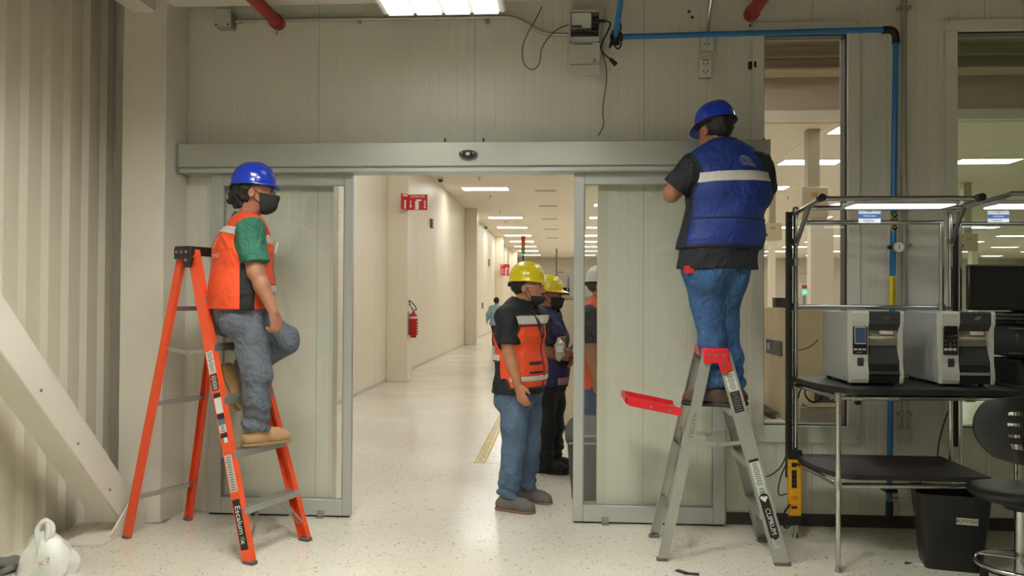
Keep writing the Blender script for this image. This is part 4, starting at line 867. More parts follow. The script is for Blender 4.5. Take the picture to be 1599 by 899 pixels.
# ------------------------------------------------------------------ waste bin
t = thing('waste_bin', 'black plastic waste bin with a paper label under the bench corner', 'waste bin', (2.145, -0.72, 0))
ang = math.radians(-14); ca, sa = math.cos(ang), math.sin(ang); bc = Vector((2.105, -0.70, 0)); ex, ey = Vector((ca, sa, 0)), Vector((-sa, ca, 0))
def rr(w, d, z, rad, n=5):
    pts = []
    for cx_, cy_, a0 in ((w-rad, d-rad, 0), (-w+rad, d-rad, 90), (-w+rad, -d+rad, 180), (w-rad, -d+rad, 270)):
        for k in range(n+1):
            a = math.radians(a0+90*k/n); pts.append(bc+ex*(cx_+rad*math.cos(a))+ey*(cy_+rad*math.sin(a))+Vector((0, 0, z)))
    return pts
def loft(rings, name, m, T, close_ends=(True, True)):
    q = MB(); R_ = [[q.b.verts.new(p) for p in r_] for r_ in rings]; n = len(R_[0])
    for A, B in zip(R_[:-1], R_[1:]):
        for k in range(n): q.b.faces.new((A[k], A[(k+1) % n], B[(k+1) % n], B[k]))
    if close_ends[0]: q.b.faces.new(R_[0][::-1])
    if close_ends[1]: q.b.faces.new(R_[-1])
    return q.build(name, m, T)
loft([rr(0.135, 0.10, 0.0, 0.03), rr(0.138, 0.103, 0.01, 0.03), rr(0.175, 0.135, 0.385, 0.035), rr(0.183, 0.143, 0.387, 0.038), rr(0.183, 0.143, 0.405, 0.038), rr(0.170, 0.130, 0.405, 0.035), rr(0.130, 0.095, 0.02, 0.03)], 'tub', mat('bin_black', (16, 16, 15), 0.42), t)
fn = -ey; fc = bc+ex*0.055-ey*0.129+Vector((0, 0, 0.275)); upv = (Vector((0, 0, 1))-ey*0.085).normalized()
MB().bar(fc-ex*0.052-ey*0.004, fc+ex*0.052-ey*0.004, 0.036, 0.001, upv).build('label', mat('masking_paper', (186, 178, 156), 0.6), t, smooth=False)
text('BUTTING', 0.026, fc-ey*0.0055, ex, upv, BLACK, t)
lc = bc-ex*0.164+ey*0.02+Vector((0, 0, 0.27)); 
for k in range(3):
    a = 2*PI*k/3+0.4; p = lc+ey*0.018*math.cos(a)+Vector((0, 0, 0.018*math.sin(a))); q_ = lc+ey*0.018*math.cos(a+1.6)+Vector((0, 0, 0.018*math.sin(a+1.6)))
    MB().bar(p-ex*0.003, q_-ex*0.003, 0.007, 0.003, ex).build('recycling_arrow', mat('mark_grey', (110, 108, 96), 0.5), t, smooth=False)

# ------------------------------------------------------------------ bench chair
CH = thing('bench_chair', 'black moulded swivel chair with a chrome foot ring at the right edge', 'chair', (2.235, -1.13, 0)); cc = Vector((2.235, -1.13, 0)); CB = mat('chair_black', (16, 17, 17), 0.38, bump=0.03, bscale=40)
MB().lathe([(0.015, 0.455), (0.15, 0.458), (0.205, 0.475), (0.225, 0.498), (0.222, 0.515), (0.19, 0.525), (0.10, 0.518), (0.01, 0.515)], cc, seg=40, sx=1.05, sy=1.0).build('seat', CB, CH)
# backrest: curved shell with slots
yb2 = -1.19+cc.y*0
def back_pt(u_, w_, off):   # u_ -1..1 across, w_ -1..1 up
    uu, ww = u_*(0.35+0.65*math.sqrt(1-w_*w_/2)), w_*(0.35+0.65*math.sqrt(1-u_*u_/2)); x = 0.265*uu*(1-0.12*(ww < 0)*ww*ww); return Vector((cc.x+x-0.03, cc.y-0.24+0.10*uu*uu+off*(1-0.5*max(abs(u_), abs(w_))**6)+0.02*ww, 0.835+0.16*ww))
q = MB(); n_u, n_w = 28, 18; F = {}; inside = {}
def okpt(u_, w_): return True
def slot(u_, w_):
    return (abs(u_) < 0.62 and -0.55 < w_ < 0.75 and (((w_+0.55)*3.1) % 1.0) < 0.42 and (abs(u_) > 0.04) and ((abs(u_)*3.4) % 1.0) > 0.18)
for s, off in ((0, -0.012), (1, 0.012)):
    for i in range(n_u*2+1):
        for j in range(n_w*2+1):
            u_, w_ = -1+i/n_u, -1+j/n_w; F[s, i, j] = (u_, w_)
cells = [(i, j) for i in range(n_u*2) for j in range(n_w*2) if okpt(-1+(i+0.5)/n_u, -1+(j+0.5)/n_w) and not slot(-1+(i+0.5)/n_u, -1+(j+0.5)/n_w)]
cs = set(cells); vt = {}
def gv(s, i, j):
    if (s, i, j) not in vt: vt[s, i, j] = q.b.verts.new(back_pt(-1+i/n_u, -1+j/n_w, -0.012 if s == 0 else 0.012))
    return vt[s, i, j]
for (i, j) in cells:
    q.b.faces.new((gv(0, i, j), gv(0, i+1, j), gv(0, i+1, j+1), gv(0, i, j+1))); q.b.faces.new((gv(1, i, j), gv(1, i, j+1), gv(1, i+1, j+1), gv(1, i+1, j)))
    for (di, dj, e0, e1) in ((-1, 0, (i, j), (i, j+1)), (1, 0, (i+1, j), (i+1, j+1)), (0, -1, (i, j), (i+1, j)), (0, 1, (i, j+1), (i+1, j+1))):
        if (i+di, j+dj) not in cs: q.b.faces.new((gv(0, *e0), gv(0, *e1), gv(1, *e1), gv(1, *e0)))
q.build('backrest', CB, CH)
MB().tube([cc+Vector((0, -0.03, 0.45)), cc+Vector((0, -0.18, 0.45)), cc+Vector((0, -0.275, 0.50)), cc+Vector((0, -0.275, 0.76))], 0.018, 10, smooth=2).build('back_support', BLACK, CH)
MB().cyl(cc+Vector((0, 0, 0.06)), cc+Vector((0, 0, 0.455)), 0.026, seg=16).build('column', CHROME, CH)
MB().cyl(cc+Vector((0, 0, 0.42)), cc+Vector((0, 0, 0.456)), 0.07, 0.09, seg=20).build('seat_plate', BLACK, CH)
ring = [cc+Vector((0.20*math.cos(2*PI*k/36), 0.20*math.sin(2*PI*k/36), 0.155)) for k in range(36)]
MB().tube(ring, 0.011, 10, closed=True).build('foot_ring', CHROME, CH)
for k in range(5):
    a = 2*PI*k/5+0.5; d_ = Vector((math.cos(a), math.sin(a), 0)); MB().bar(cc+d_*0.02+Vector((0, 0, 0.075)), cc+d_*0.26+Vector((0, 0, 0.05)), 0.04, 0.022, (-d_.y, d_.x, 0), 0.004).build('base_leg', BLACK, CH)
    MB().cyl(cc+d_*0.25, cc+d_*0.25+Vector((0, 0, 0.045)), 0.022, 0.018, seg=12).build('glide', BLACK, CH)
for k in range(3):
    a = 2*PI*k/3+0.2; d_ = Vector((math.cos(a), math.sin(a), 0)); MB().cyl(cc+d_*0.025+Vector((0, 0, 0.175)), cc+d_*0.195+Vector((0, 0, 0.158)), 0.007, seg=8).build('ring_spoke', CHROME, CH)

# ------------------------------------------------------------------ small things on the floor
BAG = mat('translucent_bag', (226, 226, 218), 0.35, var=0.04, bump=0.25, bscale=30)
bp = atz(72, 893, 0.0)
t = thing('plastic_bag', 'white knotted plastic carrier bag lying on the floor at the lower left corner', 'bag', (bp[0], bp[1], 0))
q = MB(); rings = []
seg = 28
for k in range(15):
    f = k/14; z = 0.215*f; w = 0.118*(1-f**1.9)**0.75+0.018+0.012*(1-f); d_ = 0.085*(1-f**1.9)**0.75+0.016
    ring = []
    for s in range(seg):
        a = 2*PI*s/seg; wob = 1+0.10*math.sin(5*a+3*f)+0.06*math.sin(9*a-6*f+1)+0.04*math.sin(14*a+9*f)
        ring.append(q.b.verts.new((bp[0]+w*wob*math.cos(a)+0.02*math.sin(4*f), bp[1]+d_*wob*math.sin(a), z+0.001)))
    rings.append(ring)
for A, B in zip(rings[:-1], rings[1:]):
    for s in range(seg): q.b.faces.new((A[s], A[(s+1) % seg], B[(s+1) % seg], B[s]))
q.b.faces.new(rings[0][::-1]); q.b.faces.new(rings[-1]); q.build('sack', BAG, t)
hd_ = MB()
for s in (-1, 1):
    hd_.tube([(bp[0]+s*0.03, bp[1]-0.02*s, 0.17), (bp[0]+s*0.055, bp[1]-0.02*s, 0.235), (bp[0]+0.01*s, bp[1]-0.01*s, 0.275), (bp[0]-0.035*s, bp[1]-0.03, 0.24), (bp[0]-0.02*s, bp[1]-0.04, 0.15)], 0.013, 8, smooth=2)
hd_.build('handle_loops', BAG, t)
text('x z', 0.05, (bp[0]+0.055, bp[1]-0.098, 0.09), (0.8, 0.35, 0.4), (-0.35, 0.1, 0.9), mat('faded_red_print', (190, 120, 110), 0.5), t, 'print')
p = atz(14, 886, 0.0)
q = MB(); q.sphere((p[0], p[1], 0.03), 0.06, scale=(1.5, 0.9, 0.45)); q.sphere((p[0]-0.09, p[1]-0.02, 0.022), 0.05, scale=(1.3, 1, 0.4)); q.sphere((p[0]+0.05, p[1]-0.07, 0.022), 0.045, scale=(0.8, 1.2, 0.45))
for v_ in q.b.verts: v_.co += Vector((0.008*math.sin(40*v_.co.y), 0.008*math.sin(45*v_.co.x), 0.006*math.sin(60*v_.co.x+30*v_.co.y)))
for v_ in q.b.verts: v_.co.z = max(v_.co.z, 0.0005)
tag(q.build('crumpled_cloth', mat('grey_rag', (112, 114, 110), 0.8, bump=0.3, bscale=40)), 'crumpled dark grey rag beside the plastic bag at lower left corner', 'rag')
p = atz(1063, 893, 0.0); q = MB(); q.bar((p[0]-0.02, p[1]+0.02, 0.004), (p[0]+0.03, p[1]-0.03, 0.004), 0.03, 0.005, (1, 1, 0)); q.bar((p[0]+0.02, p[1]-0.025, 0.004), (p[0]+0.09, p[1]-0.035, 0.004), 0.025, 0.005, (0, 1, 0))
tag(q.build('floor_scrap', mat('dark_scrap', (52, 54, 52), 0.7), smooth=False), 'bent dark scrap strip on the floor near the aluminium ladder foot', 'scrap')
for i, (px, py, a) in enumerate(((1417, 879, 0.2), (1432, 881, -0.4))):
    p = atz(px, py, 0.0); q = MB(); q.extrude([(-0.03, -0.02), (0.03, -0.012), (0.0, 0.02)] if i == 0 else [(-0.03, -0.01), (0.035, -0.014), (0.03, 0.012), (-0.01, 0.014)], (p[0], p[1], 0.0005), (math.cos(a), math.sin(a), 0), (-math.sin(a), math.cos(a), 0), 0.003)
    tag(q.build('paper_scrap', [mat('dark_scrap', (0, 0, 0)), mat('torn_paper', (206, 204, 196), 0.7)][i], smooth=False), ['small dark torn scrap on the floor left of the waste bin', 'small pale torn scrap on the floor left of the waste bin'][i], 'scrap')
# ================================================================== HALL CONTENTS
BEI = mat('beige_partition', (168, 152, 120), 0.5, var=0.03); BEIL = mat('cream_partition', (206, 192, 162), 0.5, var=0.03)
EXR = mat('extinguisher_red', (170, 26, 24), 0.3); SIGN = mat('sign_red', (190, 30, 34), 0.5); SW = mat('sign_white', (235, 225, 215), 0.5)
# folded extinguisher sign on the first hall column
def ext_sign(x, y, z, w, h, label, small=False):
    t = thing('extinguisher_sign', label, 'sign', (x, y, z), 'red extinguisher signs')
    MB().box((x, y-0.008, z), (x+w, y-0.004, z+h)).build('front_panel', SIGN, t, smooth=False)
    MB().bar((x-0.002, y-0.006, z+h/2), (x-0.085, y-0.20, z+h/2), h, 0.004, (0, 0, 1)).build('side_panel', SIGN, t, smooth=False)
    yy = y-0.0085
    if not small: text('EXTINTOR', h*0.19, (x+w*0.5, yy, z+h*0.86), (1, 0, 0), (0, 0, 1), SW, t)
    MB().box((x+w*0.36, yy-0.001, z+h*0.04), (x+w*0.55, yy, z+h*0.56), 0.0).build('pictogram_body', SW, t, smooth=False)
    MB().extrude([(0.36, 0.56), (0.55, 0.56), (0.50, 0.68), (0.68, 0.72), (0.68, 0.58), (0.60, 0.62)], (x, yy, z), (w, 0, 0), (0, 0, h), 0.0012).build('pictogram_head', SW, t, smooth=False) if False else MB().box((x+w*0.40, yy-0.001, z+h*0.58), (x+w*0.68, yy, z+h*0.68)).build('pictogram_head', SW, t, smooth=False)
    MB().box((x+w*0.10, yy-0.001, z+h*0.25), (x+w*0.15, yy, z+h*0.62)).build('arrow_shaft', SW, t, smooth=False); 
    a = MB(); a.extrude([(x+w*0.05, z+h*0.28), (x+w*0.20, z+h*0.28), (x+w*0.125, z+h*0.12)], (0, yy, 0), (1, 0, 0), (0, 0, 1), 0.001); a.build('arrow_head', SW, t, smooth=False)
    for k in range(4):
        f = MB(); b0 = (x+w*0.80, z+h*(0.14+0.13*k)); f.extrude([b0, (b0[0]+w*0.15, b0[1]-h*0.02), (b0[0]+w*0.05, b0[1]+h*0.09)], (0, yy, 0), (1, 0, 0), (0, 0, 1), 0.001); f.build('flame', SW, t, smooth=False)
    d = Vector((-0.083, -0.194, 0)).normalized(); n = Vector((0.92, -0.39, 0)); o = Vector((x, y, z))+d*0.10
    q = MB()
    q.bar(o+n*0.0035+Vector((0, 0, h*0.06)), o+n*0.0035+Vector((0, 0, h*0.6)), 0.05, 0.001, d); q.bar(o+n*0.0035+Vector((0, 0, h*0.85)), o+n*0.0035+Vector((0, 0, h*0.95)), 0.13, 0.001, d); q.build('side_print', SW, t, smooth=False)
ext_sign(-2.615, 8.08, at(635, 328, 8.08)[2], 0.33, 0.265, 'folded red fire extinguisher sign on the nearest corridor column')
ext_sign(-2.615, 29.68, at(790, 430, 29.68)[2], 0.30, 0.5, 'distant red and white sign on the third corridor column', True)
# extinguisher hanging on the column side
ex_, ey_ = -2.535, 8.20; zt = at(643, 497, ey_)[2]; zb = at(643, 525, ey_)[2]
t = thing('fire_extinguisher', 'red fire extinguisher hanging on the side of the corridor column', 'fire extinguisher', (ex_, ey_, zb))
MB().lathe([(0.05, zb-0.02), (0.052, zb+0.02), (0.078, zb+0.025), (0.078, zt), (0.070, zt+0.05), (0.045, zt+0.085), (0.022, zt+0.10), (0.022, zt+0.125)], (ex_, ey_, 0), seg=20).build('cylinder', EXR, t)
MB().lathe([(0.0795, zt+0.0), (0.0735, zt+0.03)], (ex_, ey_, 0), seg=20, cap=False).build('label_band', mat('label_cream', (214, 196, 180), 0.5), t)
MB().box((ex_-0.02, ey_-0.02, zt+0.125), (ex_+0.02, ey_+0.02, zt+0.16), 0.004).bar((ex_, ey_, zt+0.16), (ex_-0.10, ey_, zt+0.26), 0.016, 0.01, (0, 1, 0)).build('valve', STEEL, t)
MB().tube([(ex_+0.02, ey_, zt+0.14), (ex_+0.06, ey_, zt+0.15), (ex_+0.02, ey_-0.01, zt+0.22), (ex_-0.05, ey_, zt+0.30), (ex_-0.085, ey_, zt+0.31), (ex_-0.06, ey_, zt+0.24), (ex_-0.02, ey_, zt+0.15)], 0.009, 8, smooth=2).build('hose', BLACK, t)
MB().box((-2.619, ey_-0.03, zb+0.1), (ex_-0.07, ey_+0.03, zt+0.12)).build('wall_bracket', STEEL, t, smooth=False)
for k in range(5): MB().box((ex_+0.060, ey_-0.078, zb+0.05+k*0.05), (ex_+0.085, ey_-0.04, zb+0.065+k*0.05)).build('print_line', mat('label_cream', (0, 0, 0)), t, smooth=False)
# wall controls
def wallctl(px, py, w, h, label):
    d = at(px, py, 1.0)-CAM_POS; k = (HX0+0.002-CAM_POS[0])/d[0]; p = CAM_POS+d*k
    t = thing('wall_control', label, 'wall switch', (HX0, p[1], p[2]-h/2), 'small controls on the corridor wall')
    MB().box((HX0+0.0005, p[1]-w/2, p[2]-h/2), (HX0+0.05, p[1]+w/2, p[2]+h/2), 0.006).build('case', mat('control_grey', (118, 112, 96), 0.5), t)
    for s in (-1, 1): MB().box((HX0+0.0505, p[1]-w*0.3, p[2]+s*h*0.22-h*0.12), (HX0+0.056, p[1]+w*0.3, p[2]+s*h*0.22+h*0.12)).build('rocker', mat('control_light', (190, 184, 166), 0.5), t, smooth=False)
wallctl(673, 349, 0.22, 0.20, 'grey double wall control high on the corridor wall, nearest of them')
wallctl(763, 410, 0.30, 0.28, 'small grey wall control farther down the corridor wall')
wallctl(753, 477, 0.30, 0.22, 'small wall control low near the walking man')
# dome cameras and sprinklers on the ceiling
for i, (px, py) in enumerate(((688, 277), (737, 331), (759, 353), (778, 377), (795, 393))):
    p = atz(px, py, HZ); s = 1.0
    t = thing('dome_camera', ['nearest', 'second', 'third', 'fourth', 'farthest'][i]+' small dark dome camera on the corridor ceiling', 'camera', (p[0], p[1], HZ-0.06), 'dome cameras on the corridor ceiling')
    MB().cyl((p[0], p[1], HZ-0.0005), (p[0], p[1], HZ-0.05), 0.075, seg=16).build('base', fr, t)
    MB().lathe([(0.06, 0.0), (0.055, -0.03), (0.035, -0.055), (0.005, -0.062)], (p[0], p[1], HZ-0.051), seg=16).build('dome', mat('camera_dome', (60, 54, 40), 0.15), t)
for i, (px, py) in enumerate(((748, 277), (766, 305), (780, 329), (790, 345), (1199, 274), (1230, 307))):
    p = atz(px, py, HZ); q = MB(); q.cyl((p[0], p[1], HZ-0.0005), (p[0], p[1], HZ-0.015), 0.05, 0.04, seg=12); q.cyl((p[0], p[1], HZ-0.015), (p[0], p[1], HZ-0.07), 0.014, seg=8); q.cyl((p[0], p[1], HZ-0.07), (p[0], p[1], HZ-0.075), 0.03, seg=10)
    tag(q.build('ceiling_sprinkler', mat('sprinkler_metal', (196, 186, 164), 0.4, metal=0.4)), ['nearest ceiling sprinkler before the first corridor light', 'ceiling sprinkler just behind the first corridor light', 'third ceiling sprinkler along the corridor', 'fourth ceiling sprinkler along the corridor', 'ceiling sprinkler seen at the left in the narrow window', 'ceiling sprinkler seen lower in the narrow window'][i], 'sprinkler', 'ceiling sprinklers')
# ceiling diffusers (vents)
for i, y in enumerate((12.2, 14.9, 18.2, 22.0, 26.0, 30.5)):
    t = thing('ceiling_vent', ['nearest', 'second', 'third', 'fourth', 'fifth', 'sixth'][i]+' slim ceiling air diffuser along the middle of the hall', 'vent', (-0.42, y, HZ-0.02), 'ceiling air diffusers')
    MB().box((-0.72, y-0.15, HZ-0.012), (-0.12, y+0.15, HZ-0.0005), 0.003).build('plate', HALLC, t)
    for k in range(4): MB().box((-0.68, y-0.11+k*0.06, HZ-0.022), (-0.16, y-0.08+k*0.06, HZ-0.0125)).build('vane', mat('vane_beige', (190, 180, 160), 0.6), t, smooth=False)
# yellow floor tape (open lattice)
YT = mat('yellow_floor_tape', (196, 164, 40), 0.5, var=0.15, vscale=30)
q = MB(); x0, x1 = -0.755, -0.655; y0, y1 = 1.70, 9.5
q.box((x0, y0, 0.0004), (x0+0.014, y1, 0.0016)); q.box((x1-0.014, y0, 0.0004), (x1, y1, 0.0016)); y = y0
while y < y1-0.2:
    q.box((x0+0.014, y, 0.0004), (x1-0.014, y+0.028, 0.0016)); q.box((x0+0.030, y+0.06, 0.0004), (x0+0.044, y+0.16, 0.0016)); q.box((x0+0.030, y+0.10, 0.0004), (x1-0.030, y+0.116, 0.0016)); q.box((x1-0.045, y+0.05, 0.0004), (x1-0.031, y+0.15, 0.0016)); y += 0.21
tag(q.build('floor_tape', YT, smooth=False), 'yellow lattice floor marking tape leading down the corridor beside the yellow-helmet men', 'floor tape')
struct(MB().box((-0.78, 1.69, 0.0003), (4.0, 1.698, 0.0009)).build('trim_6', mat('floor_seam', (150, 134, 104), 0.6), smooth=False))
# signal tower on a slim pole
p = at(817, 385, 7.0)
t = thing('signal_tower', 'slim signal tower with red, amber and green lamps above the yellow helmets', 'signal light', (p[0], 7.0, 0))
MB().cyl((p[0], 7.0, 0.0), (p[0], 7.0, 0.03), 0.16, seg=20).build('base', BLACK, t); MB().cyl((p[0], 7.0, 0.03), (p[0], 7.0, p[2]-0.12), 0.012, seg=8).build('pole', BLACK, t)
for k, (c_, nm) in enumerate((((70, 150, 70), 'green'), ((196, 96, 40), 'amber'), ((176, 40, 30), 'red'))):
    z = p[2]-0.12+k*0.095; MB().cyl((p[0], 7.0, z), (p[0], 7.0, z+0.088), 0.032, seg=14).build('lamp_'+nm, mat('signal_'+nm, c_, 0.3), t)
    MB().cyl((p[0], 7.0, z+0.088), (p[0], 7.0, z+0.0945), 0.034, seg=14).build('ring', BLACK, t)
# counter and partitions at the right of the doorway
t = thing('counter', 'cream counter with a dark top beside the man in the blue jacket', 'counter', (0.75, 3.8, 0))
MB().box((-0.10, 3.40, 0.06), (1.6, 4.2, 0.74), 0.004).build('body', BEIL, t); MB().box((-0.13, 3.37, 0.74), (1.62, 4.2, 0.775), 0.004).build('top', BLACK, t); MB().box((-0.06, 3.44, 0.0), (1.58, 4.16, 0.06)).build('plinth', mat('plinth_grey', (90, 82, 66), 0.6), t, smooth=False)
t = thing('partition_panel', 'cream partition panel standing behind the counter', 'partition', (0.8, 4.27, 0))
MB().box((-0.22, 4.22, 0.0), (1.9, 4.30, 1.43), 0.004).build('board', BEIL, t); MB().box((-0.24, 4.21, 1.43), (1.92, 4.31, 1.46), 0.003).build('cap_rail', BEI, t)
a, b = at(866, 449, 4.4), at(889, 468, 4.4)
t = thing('wall_screen', 'black screen standing on the partition just right of the second yellow helmet', 'screen', ((a[0]+b[0])/2, 4.26, 1.46))
MB().box((a[0]-0.06, 4.24, 1.475), (b[0], 4.28, a[2]+0.0), 0.004).build('case', PK, t); MB().box((a[0]-0.05, 4.2365, 1.485), (b[0]-0.01, 4.2395, a[2]-0.01)).build('glass', mat('screen_off', (0, 0, 0)), t, smooth=False); MB().box((a[0]+0.03, 4.245, 1.4605), (a[0]+0.09, 4.275, 1.475)).build('stand', BLACK, t, smooth=False)
MB().box((b[0]-0.03, 4.2355, a[2]-0.03), (b[0]-0.018, 4.2364, a[2]-0.015)).build('badge', SW, t, smooth=False)
t = thing('tool_caddy', 'small dark tool caddy with tools on the counter by the door edge', 'tool caddy', (0.03, 3.6, 0.776))
MB().box((-0.06, 3.5, 0.776), (0.16, 3.7, 0.83), 0.004).build('tray', BLACK, t)
for k in range(4): MB().cyl((-0.04+k*0.05, 3.6, 0.83), (-0.03+k*0.05, 3.6, 0.90+0.02*(k % 2)), 0.008, seg=8).build('tool', [STEEL, BLACK][k % 2], t)
MB().bar((0.0, 3.55, 0.85), (0.12, 3.5, 0.90), 0.016, 0.012, (0, 0, 1)).build('tool', BLACK, t)
t = thing('machine_enclosure', 'large grey machine enclosure far behind the counter', 'machine', (0.9, 12.6, 0))
MB().box((-0.16, 12.0, 0.0), (2.4, 13.5, at(875, 427, 12.0)[2]), 0.01).build('housing', mat('enclosure_grey', (166, 158, 142), 0.5), t); MB().box((0.14, 11.985, 0.1), (0.165, 11.999, 1.9)).build('door_seam', mat('seam_dark', (110, 104, 92), 0.6), t, smooth=False)
p = at(869, 424, 11.0); t = thing('drop_pole', 'thin pole rising above the machine enclosure in the hall', 'pole', (p[0], 11.0, 0)); z2 = at(869, 388, 11.0)[2]
MB().cyl((p[0], 11, 0), (p[0], 11, z2), 0.016, seg=8).build('pole', mat('pole_grey', (110, 104, 90), 0.5), t); MB().box((p[0], 10.98, p[2]-0.02), (p[0]+0.14, 11.02, p[2]), 0.002).build('arm', mat('pole_grey', (0, 0, 0)), t, smooth=False)
# grey wheeled bin behind the right leaf
BG = mat('bin_grey', (74, 76, 72), 0.5, var=0.05); bc = Vector((0.235, 0.62, 0)); ex, ey = Vector((1, 0, 0)), Vector((0, 1, 0))
t = thing('rubbish_bin', 'dark grey domed rubbish bin standing behind the right door leaf', 'rubbish bin', bc)
loft([rr(0.15, 0.13, 0.0, 0.04), rr(0.155, 0.135, 0.01, 0.04), rr(0.19, 0.16, 0.40, 0.045), rr(0.20, 0.17, 0.41, 0.05), rr(0.20, 0.17, 0.425, 0.05)], 'tub', BG, t)
loft([rr(0.205, 0.175, 0.426, 0.05), rr(0.205, 0.175, 0.445, 0.05), rr(0.195, 0.165, 0.50, 0.06), rr(0.165, 0.13, 0.55, 0.07), rr(0.10, 0.07, 0.575, 0.06)], 'dome_lid', BG, t)
MB().box((bc.x-0.10, bc.y-0.178, 0.455), (bc.x+0.02, bc.y-0.165, 0.475), 0.003).build('flap_edge', mat('flap_light', (130, 134, 130), 0.4), t)
MB().box((bc.x-0.18, bc.y-0.185, 0.405), (bc.x+0.18, bc.y-0.171, 0.42), 0.003).build('rim', mat('flap_light', (0, 0, 0)), t)
# things seen through the windows
t = thing('partition_cabinet', 'beige cabinet block with a black socket plate seen through the narrow window', 'cabinet', (3.4, 4.6, 0))
MB().box((2.64, 4.05, 0.0), (4.4, 5.6, 1.34), 0.006).build('body', BEI, t)
d = at(1209, 542, 1.0)-CAM_POS; k = (2.638-CAM_POS[0])/d[0]; p = CAM_POS+d*k
MB().box((2.624, p[1]-0.34, p[2]-0.09), (2.6395, p[1]+0.34, p[2]+0.09), 0.003).build('socket_plate', BLACK, t); MB().box((2.618, p[1]+0.14, p[2]-0.04), (2.6238, p[1]+0.26, p[2]+0.04)).build('switch', mat('key_grey', (0, 0, 0)), t, smooth=False)
for i, (px, w) in enumerate(((1214, 0.085), (1228, 0.085))):
    p = at(px, 472, 4.5); t = thing('black_tub', ['left', 'right'][i]+' small black tub on top of the beige cabinet in the narrow window', 'tub', (p[0], 4.5, 1.3405), 'black tubs on the beige cabinet')
    q = MB(); x0, x1 = p[0]-w/2, p[0]+w/2; q.bar((p[0], 4.45, 1.341), (p[0], 4.44, 1.45), w, 0.006, (1, 0, 0)); q.bar((p[0], 4.55, 1.341), (p[0], 4.56, 1.45), w, 0.006, (1, 0, 0)); q.box((x0, 4.44, 1.341), (x0+0.006, 4.56, 1.45)); q.box((x1-0.006, 4.44, 1.341), (x1, 4.56, 1.45)); q.box((x0, 4.44, 1.3405), (x1, 4.56, 1.347)); q.build('tub_wall', BLACK, t, smooth=False)
    MB().box((x0-0.008, 4.43, 1.45), (x1+0.008, 4.57, 1.458), 0.002).build('rim', BLACK, t) if i == 0 else MB().box((x0-0.006, 4.432, 1.445), (x1+0.006, 4.44, 1.456)).build('rim', BLACK, t, smooth=False)
def drop_column(px, Y, wpost, zbox, wbox, label, wcol=None, off=0.0):
    x = at(px, 300, Y)[0]; t = thing('service_column', label, 'column', (x, Y, 0), 'service columns of the hall')
    MB().box((x-wpost/2, Y-wpost/2, zbox[1]), (x+wpost/2, Y+wpost/2, HZ-0.001)).build('upper_post', mat('post_beige', (170, 158, 132), 0.5), t, smooth=False)
    MB().box((x-wbox/2, Y-0.16, zbox[0]), (x+wbox/2, Y+0.16, zbox[1]), 0.008).build('electrical_box', mat('box_beige', (184, 170, 140), 0.5), t)
    MB().box((x-0.06, Y-0.166, zbox[1]-0.16), (x+0.05, Y-0.161, zbox[1]-0.09)).build('warning_label', mat('amber_label', (0, 0, 0)), t, smooth=False)
    MB().cyl((x-wbox*0.4, Y-0.161, zbox[0]+0.12), (x-wbox*0.4, Y-0.175, zbox[0]+0.12), 0.03, seg=10).build('knob', BLACK, t)
    wc = wcol or wpost; MB().box((x+off-wc/2, Y-0.1, 0.0), (x+off+wc/2, Y+0.1, zbox[0])).build('lower_post', HALLW, t, smooth=False)
drop_column(1268, 7.9, 0.19, (2.75, 3.25), 0.42, 'service column with a beige electrical box, largest in the narrow window', 0.36, 0.13)
drop_column(1205, 13.9, 0.15, (2.85, 3.25), 0.40, 'service column with a beige electrical box at the left of the narrow window', 0.13)
drop_column(1508, 13.9, 0.18, (2.6, 3.0), 0.40, 'service column seen at the left of the wide window', 0.14, 0.16)
p = at(1256, 455, 9.0); t = thing('status_sign', 'small green lit status display with a red lamp seen through the narrow window', 'display', (p[0], 9.0, 0))
MB().cyl((p[0], 9.02, 0.0), (p[0], 9.02, p[2]-0.07), 0.02, seg=8).build('post', STEEL, t); MB().box((p[0]-0.075, 8.99, p[2]-0.08), (p[0]+0.075, 9.05, p[2]+0.16), 0.006).build('case', GRY, t)
MB().box((p[0]-0.035, 8.984, p[2]-0.045), (p[0]+0.035, 8.989, p[2]+0.025)).build('green_display', emis('green_light', (0.15, 0.9, 0.55), 1.6), t, smooth=False); MB().box((p[0]-0.045, 8.984, p[2]+0.06), (p[0]+0.045, 8.989, p[2]+0.11)).build('red_lamp', mat('signal_red', (0, 0, 0)), t, smooth=False)
MB().tube([(p[0]-0.16, 9.02, p[2]-0.3), (p[0]-0.16, 9.02, p[2]+0.32), (p[0]+0.1, 9.02, p[2]+0.32)], 0.008, 6).build('frame_pipe', mat('pole_grey', (0, 0, 0)), t)
t = thing('low_machine', 'low dark machine seen through the bottom of the narrow window', 'machine', (2.35, 2.0, 0))
MB().box((2.08, 1.9, 0.0), (2.50, 2.3, 0.50), 0.01).build('frame', mat('machine_grey', (120, 112, 96), 0.5), t); MB().box((2.14, 1.88, 0.50), (2.48, 2.28, 0.72), 0.008).build('hood', mat('machine_cream', (176, 162, 136), 0.4), t); MB().box((2.20, 1.872, 0.54), (2.38, 1.879, 0.68)).build('window', mat('machine_dark', (44, 34, 26), 0.3), t, smooth=False); MB().cyl((2.1, 1.96, 0.5), (2.1, 1.96, 0.53), 0.03, seg=12).build('knob', STEEL, t)
t = thing('pallet_rack', 'low grated dark rack on the hall floor seen at the window foot', 'rack', (2.0, 4.9, 0))
for k in range(6): MB().box((1.6, 4.5+k*0.14, 0.06), (2.6, 4.58+k*0.14, 0.09)).build('slat', mat('rack_dark', (70, 60, 48), 0.6), t, smooth=False)
